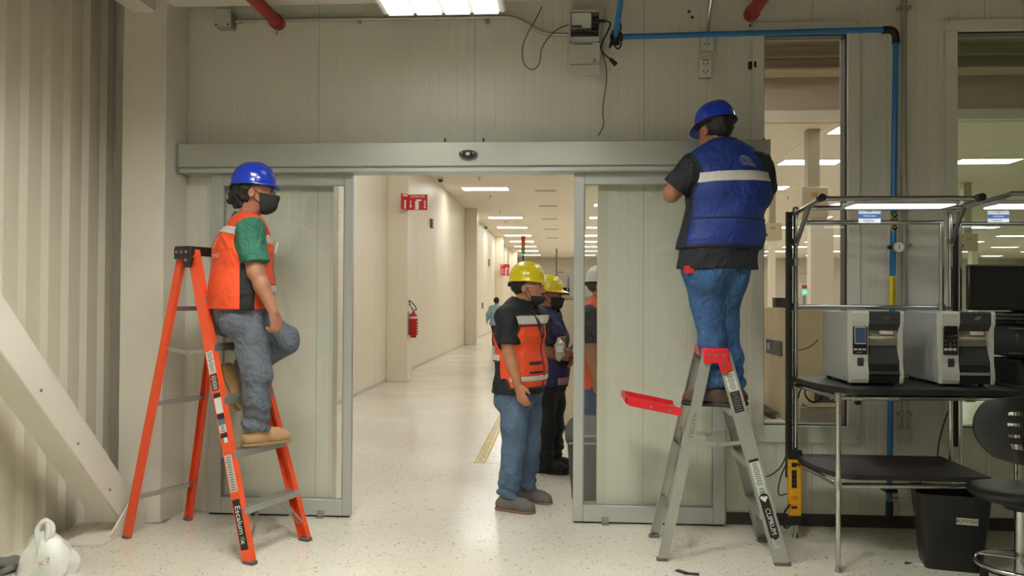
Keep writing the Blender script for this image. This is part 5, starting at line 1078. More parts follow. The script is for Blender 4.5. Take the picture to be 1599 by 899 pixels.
for x in (1.65, 2.1, 2.55): MB().box((x-0.03, 4.5, 0.0), (x+0.03, 5.28, 0.06)).build('runner', mat('rack_dark', (0, 0, 0)), t, smooth=False)
# ================================================================== PEOPLE
# implicit-surface body modelling: tapered limbs blended into one field, meshed with surface nets
def nrm(v): v = np.array(v, float); return v/np.linalg.norm(v)
def rc(a, b, r1, r2, lat=None, s=1.0): return ('rc', np.array(a, float), np.array(b, float), r1, r2, None if lat is None else nrm(lat), s)
def el(c, r, ax=None): return ('el', np.array(c, float), np.array(r, float), np.eye(3) if ax is None else np.array(ax, float))
class Field:
    def __init__(s, lo, hi, res):
        s.lo = np.array(lo, float); s.res = res; s.n = np.ceil((np.array(hi)-s.lo)/res).astype(int)+1
        s.F = np.full(s.n, 9.0, np.float32); s.ax = [(s.lo[i]+res*np.arange(s.n[i])).astype(np.float32) for i in range(3)]
    def dist(s, p, e, lo, hi):
        i0 = np.clip(np.floor((lo-s.lo)/s.res).astype(int), 0, s.n); i1 = np.clip(np.ceil((hi-s.lo)/s.res).astype(int)+1, 0, s.n)
        if np.any(i1 <= i0): return None, None
        sl = tuple(slice(a, b) for a, b in zip(i0, i1))
        X = s.ax[0][sl[0]][:, None, None]; Y = s.ax[1][sl[1]][None, :, None]; Z = s.ax[2][sl[2]][None, None, :]
        if p[0] == 'rc':
            _, a, b, r1, r2, lat, sc = p; ba = b-a; q = [X-a[0], Y-a[1], Z-a[2]]
            if lat is not None:
                f = 1.0/sc-1.0; c = (q[0]*lat[0]+q[1]*lat[1]+q[2]*lat[2])*f; q = [q[i]+lat[i]*c for i in range(3)]; ba = ba+lat*(np.dot(ba, lat)*f)
            L = max(float(ba@ba), 1e-9); t = np.clip((q[0]*ba[0]+q[1]*ba[1]+q[2]*ba[2])/L, 0, 1)
            return sl, np.sqrt((q[0]-t*ba[0])**2+(q[1]-t*ba[1])**2+(q[2]-t*ba[2])**2)-(r1+e+(r2-r1)*t)
        _, c, r, A = p; q = [X-c[0], Y-c[1], Z-c[2]]; k0 = 0; k1 = 0
        for i in range(3):
            w = q[0]*A[i][0]+q[1]*A[i][1]+q[2]*A[i][2]; rr_ = r[i]+e; k0 = k0+(w/rr_)**2; k1 = k1+(w/rr_**2)**2
        k0 = np.sqrt(k0); return sl, k0*(k0-1)/np.maximum(np.sqrt(k1), 1e-6)
    def bounds(s, p, e, pad):
        if p[0] == 'rc':
            R_ = (max(p[3], p[4])+e)*max(p[6], 1.0)+pad; return np.minimum(p[1], p[2])-R_, np.maximum(p[1], p[2])+R_
        R_ = p[2].max()+e+pad; return p[1]-R_, p[1]+R_
    def add(s, prims, e=0.0, k=0.02):
        for p in prims:
            lo, hi = s.bounds(p, e, k+4*s.res); sl, d = s.dist(p, e, lo, hi)
            if sl is None: continue
            a = s.F[sl]; h = np.clip(0.5+0.5*(a-d)/k, 0, 1); s.F[sl] = a*(1-h)+d*h-k*h*(1-h)
        return s
    def sub(s, prims, e=0.0, k=0.01):
        for p in prims:
            lo, hi = s.bounds(p, e, k+4*s.res); sl, d = s.dist(p, e, lo, hi)
            if sl is None: continue
            s.F[sl] = np.maximum(s.F[sl], -d)
        return s
    def grid(s): return s.ax[0][:, None, None], s.ax[1][None, :, None], s.ax[2][None, None, :]
    def plane(s, o, n):           # signed distance, positive on the n side
        X, Y, Z = s.grid(); n = nrm(n); return (X-o[0])*n[0]+(Y-o[1])*n[1]+(Z-o[2])*n[2]
    def cut(s, o, n): s.F = np.maximum(s.F, s.plane(o, n)); return s
    def wrinkle(s, amp, f=28.0, seed=0.0, dirz=1.0):
        X, Y, Z = s.grid(); w = np.sin(f*X+1.7*np.sin(0.6*f*Z+seed)+seed)*np.sin(f*0.9*Y+1.3*np.sin(0.7*f*X)+2*seed)+0.8*np.sin(f*1.25*Z*dirz+1.9*np.sin(0.55*f*X+seed)+1.6*np.sin(0.5*f*Y-seed))
        s.F = s.F+(amp*w).astype(np.float32); return s
    def like(s, F): 
        o = Field.__new__(Field); o.lo, o.res, o.n, o.ax, o.F = s.lo, s.res, s.n, s.ax, F; return o
    def mesh(s, name, m, parent):
        F = s.F; F = np.pad(F, 1, constant_values=9.0); S = F < 0; nx, ny, nz = F.shape
        if not S.any(): return None
        C = S[:-1, :-1, :-1].astype(np.int8)
        for dx in (0, 1):
            for dy in (0, 1):
                for dz_ in (0, 1):
                    if dx+dy+dz_: C = C+S[dx:nx-1+dx, dy:ny-1+dy, dz_:nz-1+dz_]
        act = (C > 0) & (C < 8); idx = np.full(act.shape, -1, np.int64); I = np.argwhere(act); idx[act] = np.arange(len(I))
        P = np.zeros((len(I), 3)); cnt = np.zeros(len(I))
        cor = [(0, 0, 0), (1, 0, 0), (0, 1, 0), (1, 1, 0), (0, 0, 1), (1, 0, 1), (0, 1, 1), (1, 1, 1)]
        for a, b in ((0, 1), (2, 3), (4, 5), (6, 7), (0, 2), (1, 3), (4, 6), (5, 7), (0, 4), (1, 5), (2, 6), (3, 7)):
            ca, cb = np.array(cor[a]), np.array(cor[b]); fa = F[tuple((I+ca).T)].astype(float); fb = F[tuple((I+cb).T)].astype(float); mk = (fa < 0) != (fb < 0)
            t = np.where(mk, fa/np.where(np.abs(fa-fb) < 1e-9, 1, fa-fb), 0); P += np.where(mk[:, None], ca+(cb-ca)*t[:, None], 0); cnt += mk
        P = (I+P/cnt[:, None]-1)*s.res+s.lo
        Q = []
        for ax in range(3):
            o = [(0, 1, 2), (1, 2, 0), (2, 0, 1)][ax]; sh = [slice(None)]*3; sa, sb = [slice(None)]*3, [slice(None)]*3; sa[ax] = slice(0, -1); sb[ax] = slice(1, None)
            A, B = S[tuple(sa)], S[tuple(sb)]; E = np.argwhere(A != B); inside = A[tuple(E.T)]
            u_, v_ = np.eye(3, dtype=int)[o[1]], np.eye(3, dtype=int)[o[2]]
            q = np.stack([idx[tuple((E-du*u_-dv*v_).T)] for du, dv in ((0, 0), (1, 0), (1, 1), (0, 1))], 1)
            q[~inside] = q[~inside][:, ::-1]; Q.append(q)
        Q = np.concatenate(Q); 
        me = bpy.data.meshes.new(name); me.vertices.add(len(P)); me.vertices.foreach_set('co', P.astype(np.float32).ravel())
        me.loops.add(len(Q)*4); me.loops.foreach_set('vertex_index', Q.astype(np.int32).ravel()); me.polygons.add(len(Q)); me.polygons.foreach_set('loop_start', np.arange(0, len(Q)*4, 4, dtype=np.int32))
        me.polygons.foreach_set('use_smooth', np.ones(len(Q), bool)); me.update(calc_edges=True); me.validate(); me.materials.append(m)
        return link_mesh(name, me, parent)

def helmet(T, c, f, u, m, ridge=True, rx=0.111, ry=0.124, h=0.122, brim=0.052, bm=None):
    """hard hat: ribbed dome, brim longest at the front, hollow underside"""
    f, u = nrm(f), nrm(u); r_ = np.cross(f, u); q = MB(); seg = 48; rows = []
    def pt(a, rad, z): return c+r_*(rx*rad*math.sin(a))+f*(ry*rad*math.cos(a))+u*z
    for k in range(13):
        t = k/12*PI/2; row = []
        for s in range(seg):
            a = 2*PI*s/seg; rad = math.sin(t)**0.92; z = h*math.cos(t)**0.85 if k < 12 else 0.0
            x = rx*rad*math.sin(a); lift = 0.007*math.exp(-(x/0.020)**2)*(math.cos(t)**0.5 if k < 12 else 0) if ridge else 0
            row.append(pt(a, rad*(1+0.02*ridge*math.exp(-((abs(x)-0.055)/0.012)**2)*math.cos(t)), z+lift))
        rows.append(row)
    def brimrow(w_, dz_):
        row = []
        for s in range(seg):
            a = 2*PI*s/seg; k = max(0.0, math.cos(a))**1.5; w = w_*(0.16+0.84*k); row.append(c+r_*((rx+w*0.55)*math.sin(a))+f*((ry+w)*math.cos(a))+u*(dz_-0.016*k*w_/brim))
        return row
    rows += [brimrow(brim*0.5, -0.002), brimrow(brim, -0.006), brimrow(brim, -0.012), brimrow(brim*0.4, -0.008), [pt(2*PI*s/seg, 0.94, -0.002) for s in range(seg)], [pt(2*PI*s/seg, 0.75, h*0.55) for s in range(seg)], [pt(2*PI*s/seg, 0.02, h*0.86) for s in range(seg)]]
    R_ = [[q.b.verts.new(V(p)) for p in row] for row in rows]
    for A, B in zip(R_[:-1], R_[1:]):
        for s in range(seg): q.b.faces.new((A[s], B[s], B[(s+1) % seg], A[(s+1) % seg]))
    q.b.faces.new(R_[0]); q.b.faces.new(R_[-1][::-1])
    o = q.build('hard_hat', m, T)
    w = MB(); w.tube([V(pt(2*PI*s/24, 0.90, -0.014)) for s in range(24)], 0.007, 6, closed=True); w.build('headband', BLACKM, o)
    kn = c-f*(ry*0.93)-u*0.03; MB().cyl(kn, kn-f*0.018, 0.016, seg=12).build('ratchet_knob', BLACKM, o)
    return o

SKIN = mat('skin_tan', (160, 108, 82), 0.5, var=0.06, vscale=14, bump=0.03, bscale=90); HAIR = mat('black_hair', (20, 16, 14), 0.6, bump=0.5, bscale=120)
def hand(prims, w, d, n, s, curl=0.5, spread=1.0):
    """palm + five fingers; d forward, n palm-side normal, s towards the thumb"""
    d, n, s = nrm(d), nrm(n), nrm(s); kn = w+d*0.085
    prims += [rc(w-d*0.01, w+d*0.04, 0.024, 0.027, n, 0.62), rc(w+d*0.03, kn-d*0.005, 0.036, 0.036, n, 0.42)]
    for i, (off, L, rr_) in enumerate(((0.030, 0.070, 0.0095), (0.010, 0.078, 0.0098), (-0.011, 0.072, 0.0095), (-0.030, 0.056, 0.0085))):
        b = kn+s*off*spread-d*(0.010 if i == 3 else 0.0); d1 = nrm(d*math.cos(curl*0.8)+n*math.sin(curl*0.8)+s*off*1.2); p1 = b+d1*L*0.46; d2 = nrm(d*math.cos(curl*1.9)+n*math.sin(curl*1.9)); p2 = p1+d2*L*0.32; d3 = nrm(d*math.cos(curl*2.7)+n*math.sin(curl*2.7)); p3 = p2+d3*L*0.24
        prims += [rc(b, p1, rr_*1.08, rr_), rc(p1, p2, rr_, rr_*0.92), rc(p2, p3, rr_*0.92, rr_*0.8)]
    t0 = w+d*0.028+s*0.024; t1 = t0+nrm(d*0.7+s*0.6+n*0.35)*0.036; t2 = t1+nrm(d*0.9+s*0.15+n*0.45)*0.028
    prims += [rc(t0-s*0.012, t0, 0.014, 0.0135), rc(t0, t1, 0.0135, 0.0115), rc(t1, t2, 0.0115, 0.0095)]

def person(name, label, J, F, HF, o):
    """J joints (world), F torso facing, HF head facing, o style options"""
    J = {k: np.array(v, float) for k, v in J.items()}; up = np.array([0, 0, 1.0]); F = nrm(F); HF = nrm(HF)
    Lat = nrm(np.cross(F, up)); HU = nrm(o.get('hup', up)); HR = nrm(np.cross(HF, HU)); HU = nrm(np.cross(HR, HF)); sc = o.get('s', 1.0); bk = o.get('bulk', 1.0); res = o.get('res', 0.006)
    base = np.array([(J['anR'][0]+J['anL'][0])/2, (J['anR'][1]+J['anL'][1])/2, min(J['anR'][2], J['anL'][2])-0.09*sc])
    T = thing(name, label, 'person', base)
    allp = np.array(list(J.values())); lo = allp.min(0)-0.30; hi = allp.max(0)+0.30; lo[2] = allp[:, 2].min()-0.16; hi[2] = J['head'][2]+0.22
    hd = J['head']; A = [HR, HF, HU]; 
    def H(r_, f_, u_): return hd+(HR*r_+HF*f_+HU*u_)*sc
    # ---- bare body, one continuous mesh
    pv, ws, ch, nk = J['pelvis'], J['waist'], J['chest'], J['neck']; b = 0.118*sc*bk
    torso = [rc(pv-up*0.02*sc, pv+up*0.05*sc, b*1.0, b*1.02, Lat, 1.42), rc(pv+up*0.04*sc, ws, b*1.02, b*1.05*o.get('belly', 1.0), Lat, 1.30), rc(ws, ch, b*1.05*o.get('belly', 1.0), b*1.06, Lat, 1.34), rc(ch, nk-up*0.085*sc, b*1.04, b*0.72, Lat, 1.55)]
    yoke = [rc(J['shR'], nk-up*0.035*sc, 0.062*sc*bk, 0.062*sc*bk), rc(J['shL'], nk-up*0.035*sc, 0.062*sc*bk, 0.062*sc*bk)]
    ua = [rc(J['sh'+k], J['el'+k], 0.058*sc*bk, 0.046*sc*bk) for k in 'RL']; fa = [rc(J['el'+k], J['el'+k]*0.65+J['wr'+k]*0.35, 0.043*sc, 0.043*sc) for k in 'RL']+[rc(J['el'+k]*0.65+J['wr'+k]*0.35, J['wr'+k], 0.043*sc, 0.029*sc) for k in 'RL']
    th = [rc(J['hip'+k], J['kn'+k], 0.090*sc*bk, 0.060*sc) for k in 'RL']; cf = [rc(J['kn'+k], J['kn'+k]*0.65+J['an'+k]*0.35, 0.056*sc, 0.058*sc) for k in 'RL']+[rc(J['kn'+k]*0.65+J['an'+k]*0.35, J['an'+k], 0.058*sc, 0.040*sc) for k in 'RL']
    ft = [rc(J['an'+k]-nrm(o.get('sup'+k, up))*0.012*sc, J['to'+k]*0.5+J['an'+k]*0.5-nrm(o.get('sup'+k, up))*0.012*sc, 0.028*sc, 0.018*sc) for k in 'RL']
    neck = [rc(nk-up*0.02*sc, hd+(-HF*0.015-HU*0.05)*sc, 0.062*sc, 0.056*sc)]
    face = [el(H(0, -0.008, 0.035), np.array([0.076, 0.098, 0.088])*sc, A), el(H(0, 0.025, -0.03), np.array([0.062, 0.070, 0.075])*sc, A), rc(H(-0.028, 0.05, -0.085), H(0.028, 0.05, -0.085), 0.026*sc, 0.026*sc), rc(H(0, 0.068, -0.088), H(0, 0.072, -0.078), 0.022*sc, 0.020*sc)]
    feat = [rc(H(0, 0.092, 0.012), H(0, 0.112, -0.026), 0.010*sc, 0.015*sc), el(H(0.014, 0.098, -0.030), np.array([0.010, 0.011, 0.009])*sc, A), el(H(-0.014, 0.098, -0.030), np.array([0.010, 0.011, 0.009])*sc, A), rc(H(-0.035, 0.080, 0.022), H(0.035, 0.080, 0.022), 0.013*sc, 0.013*sc), rc(H(-0.020, 0.088, -0.056), H(0.020, 0.088, -0.056), 0.009*sc, 0.009*sc), rc(H(-0.017, 0.088, -0.067), H(0.017, 0.088, -0.067), 0.010*sc, 0.010*sc)]
    ears = [el(H(s*0.078, -0.006, -0.008), np.array([0.011, 0.020, 0.033])*sc, A) for s in (-1, 1)]
    hands = []
    for k in 'RL':
        hd_dir = nrm(J['ha'+k]-J['wr'+k]) if 'ha'+k in J else nrm(J['wr'+k]-J['el'+k]); n = o.get('palm'+k, F*0.2+Lat*(-1 if k == 'R' else 1)); n = nrm(n-hd_dir*np.dot(n, hd_dir)); s = np.cross(hd_dir, n)
        if np.dot(s, F+up*0.3) < 0: s = -s
        hh = []; hand(hh, J['wr'+k], hd_dir, n, s, o.get('curl'+k, 0.55)); hands += hh
    fb = Field(lo, hi, res); fb.add(torso, 0, 0.05).add(yoke+ua+th, 0, 0.045).add(fa+cf+ft+neck, 0, 0.02); fb.add(face, 0, 0.03).add(feat+ears, 0, 0.010).add(hands, 0, 0.008)
    fb.sub([el(H(s*0.032, 0.100, 0.002), np.array([0.019, 0.017, 0.010])*sc, A) for s in (-1, 1)]); fb.sub([rc(H(s*0.086, -0.004, -0.01), H(s*0.09, 0.002, 0.004), 0.007, 0.007) for s in (-1, 1)])
    fb.mesh('body', o.get('skin', SKIN), T)
    if o.get('eyes', True):
        for s in (-1, 1):
            e = MB().sphere(H(s*0.032, 0.079, 0.003), 0.0125*sc, 12, 8).build('eye', mat('eye_white', (150, 136, 126), 0.25), T); MB().sphere(H(s*0.032, 0.0885, 0.003), 0.0055*sc, 10, 7).build('iris', mat('eye_dark', (24, 16, 12), 0.2), e)
    # ---- trousers
    he = o.get('hem', 0.035)
    lo2 = lo.copy(); hi2 = hi.copy(); hi2[2] = J['waist'][2]+0.06
    ft_ = Field(lo2, hi2, res); hemp = {k: J['an'+k]+(J['kn'+k]-J['an'+k])*0.06 for k in 'RL'}
    ft_.add([rc(pv-up*0.02*sc, pv+up*0.05*sc, b*1.0, b*1.02, Lat, 1.42), rc(pv+up*0.04*sc, pv+up*0.12*sc, b*1.02, b*1.02, Lat, 1.34)], 0.014, 0.04); ft_.add([rc(J['hip'+k]*0.75+J['hip'+('L' if k == 'R' else 'R')]*0.25-F*0.05*sc-up*0.01, J['hip'+k]-F*0.055*sc-up*0.05, 0.09*sc*bk, 0.085*sc*bk) for k in 'RL'], 0.012, 0.04)
    for k in 'RL': ft_.add([rc(J['hip'+k], J['kn'+k], 0.094*sc*bk, 0.068*sc)], 0.014, 0.03)
    for k in 'RL':
        g = Field(lo2, hi2, res); g.add([rc(J['kn'+k], J['kn'+k]*0.5+J['an'+k]*0.5, 0.068*sc, 0.064*sc), rc(J['kn'+k]*0.5+J['an'+k]*0.5, hemp[k], 0.064*sc, 0.060*sc)], 0.012, 0.02)
        dn = nrm(J['an'+k]-J['kn'+k]); pl = g.plane(hemp[k], dn); g.F = np.maximum(g.F, pl)
        # stacked folds above the hem
        dd = np.abs(pl); g.F = g.F+(0.007*np.sin(pl*95+2.2*np.sin(14*(g.grid()[0]+g.grid()[1])))*np.exp(-(np.maximum(-pl, 0)/0.13)**2)).astype(np.float32); kk = 0.02
        h_ = np.clip(0.5+0.5*(ft_.F-g.F)/kk, 0, 1); ft_.F = np.where((ft_.F > 5) | (g.F > 5), np.minimum(ft_.F, g.F), ft_.F*(1-h_)+g.F*h_-kk*h_*(1-h_)); ft_.F = ft_.F
    ft_.wrinkle(0.0050, 27, o.get('seed', 0.0)).cut(pv+up*0.115*sc, up)
    tr = ft_.mesh('trousers', o['trousers'], T)
    if o.get('pockets'):
        for s in (-1, 1):
            pc_ = pv-F*0.16*sc+Lat*s*0.085-up*0.03; g = ft_.like(np.maximum(ft_.F-0.003, np.maximum(np.maximum(ft_.plane(pc_+Lat*0.055, Lat), ft_.plane(pc_-Lat*0.055, -Lat)), np.maximum(np.maximum(ft_.plane(pc_+up*0.06, up), ft_.plane(pc_-up*0.075, -up)), ft_.plane(pv-F*0.05, F))))); g.mesh('back_pocket', o['trousers'], tr)
    # ---- shirt with short sleeves
    fs = Field(np.minimum(lo, lo), hi, res); fs.add(torso, 0.014, 0.05); fs.add(yoke, 0.012, 0.045); sl_ = o.get('sleeve', 0.72)
    for k in 'RL':
        e_ = J['sh'+k]+(J['el'+k]-J['sh'+k])*sl_ if sl_ <= 1 else J['el'+k]; g = Field(lo, hi, res); g.add([rc(J['sh'+k], e_+(J['el'+k]-J['sh'+k])*0.2, 0.064*sc*bk, 0.066*sc*bk)], 0.014, 0.02); g.cut(e_, J['el'+k]-J['sh'+k]) if sl_ <= 1 else g.add([rc(J['el'+k], J['wr'+k], 0.062*sc*bk, 0.042*sc)], 0.010, 0.03)
        kk = 0.03; h_ = np.clip(0.5+0.5*(fs.F-g.F)/kk, 0, 1); fs.F = np.where((fs.F > 5) | (g.F > 5), np.minimum(fs.F, g.F), fs.F*(1-h_)+g.F*h_-kk*h_*(1-h_))
    fs.add([rc(ws, pv-up*0.05*sc, b*1.02, b*1.08+o.get('tail', 0.0), Lat, 1.44), rc(pv-F*0.03*sc, pv-F*0.05*sc-up*0.05*sc, b*1.0, b*0.95, Lat, 1.45)] if o.get('shirt_hem', 0.02) > 0.03 else [], 0.022, 0.04)
    fs.add([rc(nk-up*0.045*sc, nk+up*0.005*sc-HF*0.004, 0.074*sc, 0.070*sc)], 0.006, 0.03); fs.wrinkle(0.0042, 30, 1.3+o.get('seed', 0.0))
    fs.cut(nk+up*0.018*sc+F*0.0, up*0.9+F*0.42).cut(pv-up*o.get('shirt_hem', 0.02)*sc, -up)
    sh = fs.mesh('shirt', o['shirt'], T)
    # ---- safety vest
    if 'vest' in o:
        v = Field(lo, hi, o.get('vres', 0.0055)); v.add(torso, 0.030, 0.05).add(yoke, 0.020, 0.05)
        hem = pv+up*o.get('vest_hem', -0.03)*sc; ft2 = o.get('flare', 0.0)
        if ft2: v.add([rc(ws, pv-up*0.03, b*1.05, b*1.05+ft2, Lat, 1.3)], 0.03, 0.05)
        v.wrinkle(0.0045, 19, 4.0+o.get('seed', 0.0)); v.cut(hem, -up)
        reg = np.full(v.n, -9.0, np.float32)
        for k, s in (('R', 1), ('L', -1)):         # arm holes
            hole = Field(lo, hi, v.res); sp = J['sh'+k]; hole.add([rc(sp+Lat*s*0.30*sc+up*0.05, sp+Lat*s*0.055*sc-up*0.045*sc, 0.105*sc, 0.105*sc), rc(sp+Lat*s*0.10*sc, sp+Lat*s*0.085*sc-up*0.16*sc, 0.095*sc, 0.07*sc)], 0, 0.03); reg = np.maximum(reg, -hole.F)
        vn = Field(lo, hi, v.res); vn.add([rc(nk+up*0.16*sc+F*0.02, nk-up*0.002*sc+F*0.02*sc, 0.085*sc, 0.076*sc), rc(nk+F*0.16*sc-up*0.02*sc, nk+F*0.15*sc-up*0.16*sc*o.get('vneck', 1.0), 0.085*sc, 0.018*sc)], 0, 0.02); reg = np.maximum(reg, -vn.F)
        if o.get('side_open'):                      # open flanks, closed by a dark side panel
            pass
        if 'back_hem' in o: reg = np.maximum(reg, -np.maximum(v.plane(ws-F*0.055*sc, F), v.plane(pv+up*o['back_hem']*sc, up)))
        V0 = v.F; v.F = np.maximum(v.F, reg); vo = v.mesh('vest', o['vest'], T)
        T['_'] = 0; del T['_']
        # trim along the arm holes, neck and hem
        if 'piping' in o: v.like(np.maximum(V0-0.003, np.maximum(reg, -(reg+0.013)))).mesh('piping', o['piping'], vo); v.like(np.maximum(v.F-0.003, v.plane(hem+up*0.016, up))).mesh('hem_binding', o['piping'], vo)
        for nm, mm, regf in o.get('patches', ()): v.like(np.maximum(v.F-o.get('plift', 0.004), regf(v))).mesh(nm, mm, vo)
        o['_vest'] = vo
    # ---- shoes
    for k in 'RL':
        an, to = J['an'+k], J['to'+k]; fw = nrm(o.get('fdir'+k, to-an)); su = nrm(o.get('sup'+k, up)); fw = nrm(fw-su*np.dot(fw, su)); la = np.cross(fw, su); sole = an-su*0.078*sc; L = 0.195*sc
        g = Field(np.minimum(an, to)-0.2, np.maximum(an, to)+0.2, 0.005)
        g.add([rc(sole-fw*0.045+su*0.045, sole+fw*0.02+su*0.05, 0.040, 0.042), rc(an+su*0.015, an-su*0.03, 0.047*sc, 0.046*sc), rc(sole+fw*0.01+su*0.066, sole+fw*0.12*sc+su*0.044, 0.050, 0.044, la, 1.10), rc(sole+fw*0.12*sc+su*0.040, sole+fw*(L-0.032)+su*0.036, 0.045, 0.039, la, 1.15)], 0, 0.03); g.cut(sole+su*0.016, -su).cut(an+su*0.028, su)
        so = g.mesh('shoe', o['shoes'], T)
        g = Field(np.minimum(an, to)-0.2, np.maximum(an, to)+0.2, 0.005); g.add([rc(sole-fw*0.045+su*0.02, sole+fw*(L-0.035)+su*0.02, 0.043, 0.045, la, 1.10), rc(sole+fw*0.06+su*0.02, sole+fw*(L-0.05)+su*0.02, 0.044, 0.046, la, 1.14)], 0, 0.03); g.cut(sole+su*0.020, su).cut(sole, -su); g.mesh('sole', o['sole'], so)
        q = MB()
        for j in range(4): p = sole+fw*(0.055+0.022*j)+su*(0.088-0.010*j); q.tube([p-la*0.020, p+su*0.006, p+la*0.020], 0.003, 6)
        q.build('laces', o.get('laces', BLACKM), so)
    # ---- hair, mask, glasses, helmet
    if o.get('hair', True):
        g = Field(hd-0.2, hd+0.2, 0.005); g.add([el(H(0, -0.020, 0.03), np.array([0.082, 0.100, 0.092])*sc, A)], o.get('hair_e', 0.004), 0.01); g.add(o.get('hair_x', lambda H: [])(H), 0, 0.03); g.wrinkle(o.get('hair_w', 0.002), 95, 0.5).cut(H(0, o.get('hair_f', 0.012), 0), HF*1.0-HU*0.25).cut(H(0, 0, o.get('hair_z', -0.055)), -HU+HF*0.5).cut(H(0, 0, o.get('hair_top', 0.075)), HU)
        for s in (-1, 1): g.sub([el(H(s*0.085, 0.0, -0.015), np.array([0.03, 0.024, 0.036])*sc, A)])
        g.mesh('hair', HAIR, T)
    if 'mask' in o:
        mz = o.get('mask_z', 0.0); g = Field(hd-0.2, hd+0.2, 0.0045); g.add(face+feat[:1], 0.007, 0.03); g.add([rc(H(0, 0.10, -0.03), H(0, 0.095, -0.075), 0.022*sc, 0.024*sc)], 0.004, 0.03); g.cut(H(0, 0.10, -0.012+mz), HU+HF*0.10).cut(H(0, 0.0, -0.03+mz), -HF-HU*(-0.35)).cut(H(0, 0.035, 0), -HF) ; mk = g.mesh('face_mask', o['mask'], T)
        if mk:
            for s in (-1, 1):
                q = MB(); q.tube([V(H(s*0.066, 0.045, -0.018+mz)), V(H(s*0.082, 0.012, 0.006)), V(H(s*0.086, -0.012, 0.012))], 0.0022, 5, smooth=1); q.tube([V(H(s*0.058, 0.045, -0.075+mz)), V(H(s*0.080, 0.008, -0.038)), V(H(s*0.086, -0.012, -0.03))], 0.0022, 5, smooth=1); q.build('ear_loop', o['mask'], mk)
    if o.get('glasses'):
        g = thing('x', 'x x x x', 'x', (0, 0, 0)); bpy.data.objects.remove(g); q = MB()
        for s in (-1, 1): q.tube([V(H(s*0.075, 0.075, 0.008)), V(H(s*0.083, 0.03, 0.010)), V(H(s*0.086, -0.012, 0.006))], 0.0022, 6); q.tube([V(H(s*(0.034+0.030*math.cos(a)), 0.102-0.010*math.cos(a), 0.0+0.020*math.sin(a))) for a in [2*PI*k/16 for k in range(16)]], 0.002, 5, closed=True)
        q.tube([V(H(-0.008, 0.108, 0.006)), V(H(0.008, 0.108, 0.006))], 0.002, 5); q.build('glasses', mat('glasses_frame', (170, 165, 155), 0.3, metal=0.5), T)
    if 'helmet' in o: helmet(T, H(0, o.get('hat_f', -0.005), o.get('hat_z', 0.052)), HF+HU*o.get('hat_tilt', 0.0), HU-HF*o.get('hat_tilt', 0.0), o['helmet'], brim=o.get('brim', 0.052))
    return T, dict(J=J, F=F, Lat=Lat, up=up, H=H, b=b, T=T, vest=o.get('_vest'))
def wrap_text(s, size, P0, ex, ey, vest, m, sx=1.0, lift=0.004, depth_dir=None, name='lettering', mesh=None):
    """lettering laid on a curved garment: every vertex is cast onto the cloth"""
    T = vest; o = text(s, size, P0, ex, ey, m, vest, name, 0.0, sx=sx); return drape(o, vest, np.cross(nrm(ex), nrm(ey)), lift)
def drape(o, vest, n, lift):
    bm_ = bmesh.new(); bm_.from_mesh(vest.data); bvh = BVHTree.FromBMesh(bm_); bm_.free(); n = V(nrm(n)); me = o.data
    b2 = bmesh.new(); b2.from_mesh(me); bmesh.ops.triangulate(b2, faces=b2.faces); bmesh.ops.subdivide_edges(b2, edges=[e for e in b2.edges if e.calc_length() > 0.012], cuts=2, use_grid_fill=True)
    for v_ in b2.verts:
        h, nn, i, d = bvh.ray_cast(v_.co+n*0.3, -n)
        if h is not None: v_.co = h+n*lift
    b2.to_mesh(me); b2.free(); return o
# ------------------------------------------------------------------ the people of the photograph
VOR = mat('vest_orange', (232, 78, 34), 0.65, var=0.08, vscale=10, bump=0.08, bscale=200, fold=(9,0.5)); VBL = mat('vest_blue', (18, 44, 120), 0.62, var=0.10, vscale=9, bump=0.08, bscale=200, fold=(9,0.5)); VBD = mat('vest_dark_blue', (26, 38, 84), 0.62, var=0.1, vscale=9, fold=(9,.5))
REFL = mat('reflective_tape', (206, 202, 194), 0.35, var=0.08, vscale=40); GRN = mat('green_polo', (38, 100, 78), 0.7, var=0.12, vscale=8, bump=0.08, bscale=220, fold=(12,0.55)); NAVY = mat('navy_shirt', (19, 23, 31), 0.75, var=0.15, vscale=8, bump=0.08, bscale=220, fold=(12,0.55))
JG = mat('grey_blue_jeans', (92, 98, 108), 0.8, var=0.22, vscale=7, bump=0.10, bscale=260, fold=(13,0.6)); JB = mat('blue_jeans', (46, 84, 128), 0.8, var=0.25, vscale=7, bump=0.10, bscale=260, fold=(13,0.6)); JB2 = mat('faded_blue_jeans', (86, 108, 134), 0.8, var=0.35, vscale=5, bump=0.10, bscale=260, fold=(13,0.6))
TAN = mat('tan_leather', (176, 138, 96), 0.6, var=0.12, vscale=20); TANS = mat('tan_sole', (150, 122, 92), 0.7); BRN = mat('brown_leather', (78, 56, 46), 0.5, var=0.15, vscale=20); BRNS = mat('dark_sole', (52, 46, 40), 0.7); GRS = mat('grey_suede', (104, 98, 92), 0.8, var=0.1); GRSS = mat('red_grey_sole', (128, 96, 84), 0.7)
HB = mat('blue_helmet', (24, 52, 168), 0.22, coat=0.3); HY = mat('yellow_helmet', (214, 192, 20), 0.28, coat=0.2); HW = mat('white_helmet', (216, 214, 206), 0.3); MSK = mat('black_mask', (22, 22, 24), 0.8); BLK = mat('black_cloth', (24, 24, 26), 0.8, var=0.1, fold=(13,0.6))
UP = np.array([0, 0, 1.0])
def slab(o, n, h): return lambda f: np.abs(f.plane(o, n))-h
def both(*fs):
    def g(f):
        r_ = fs[0](f)
        for q in fs[1:]: r_ = np.maximum(r_, q(f))
        return r_
    return g
def half(o, n): return lambda f: f.plane(o, n)
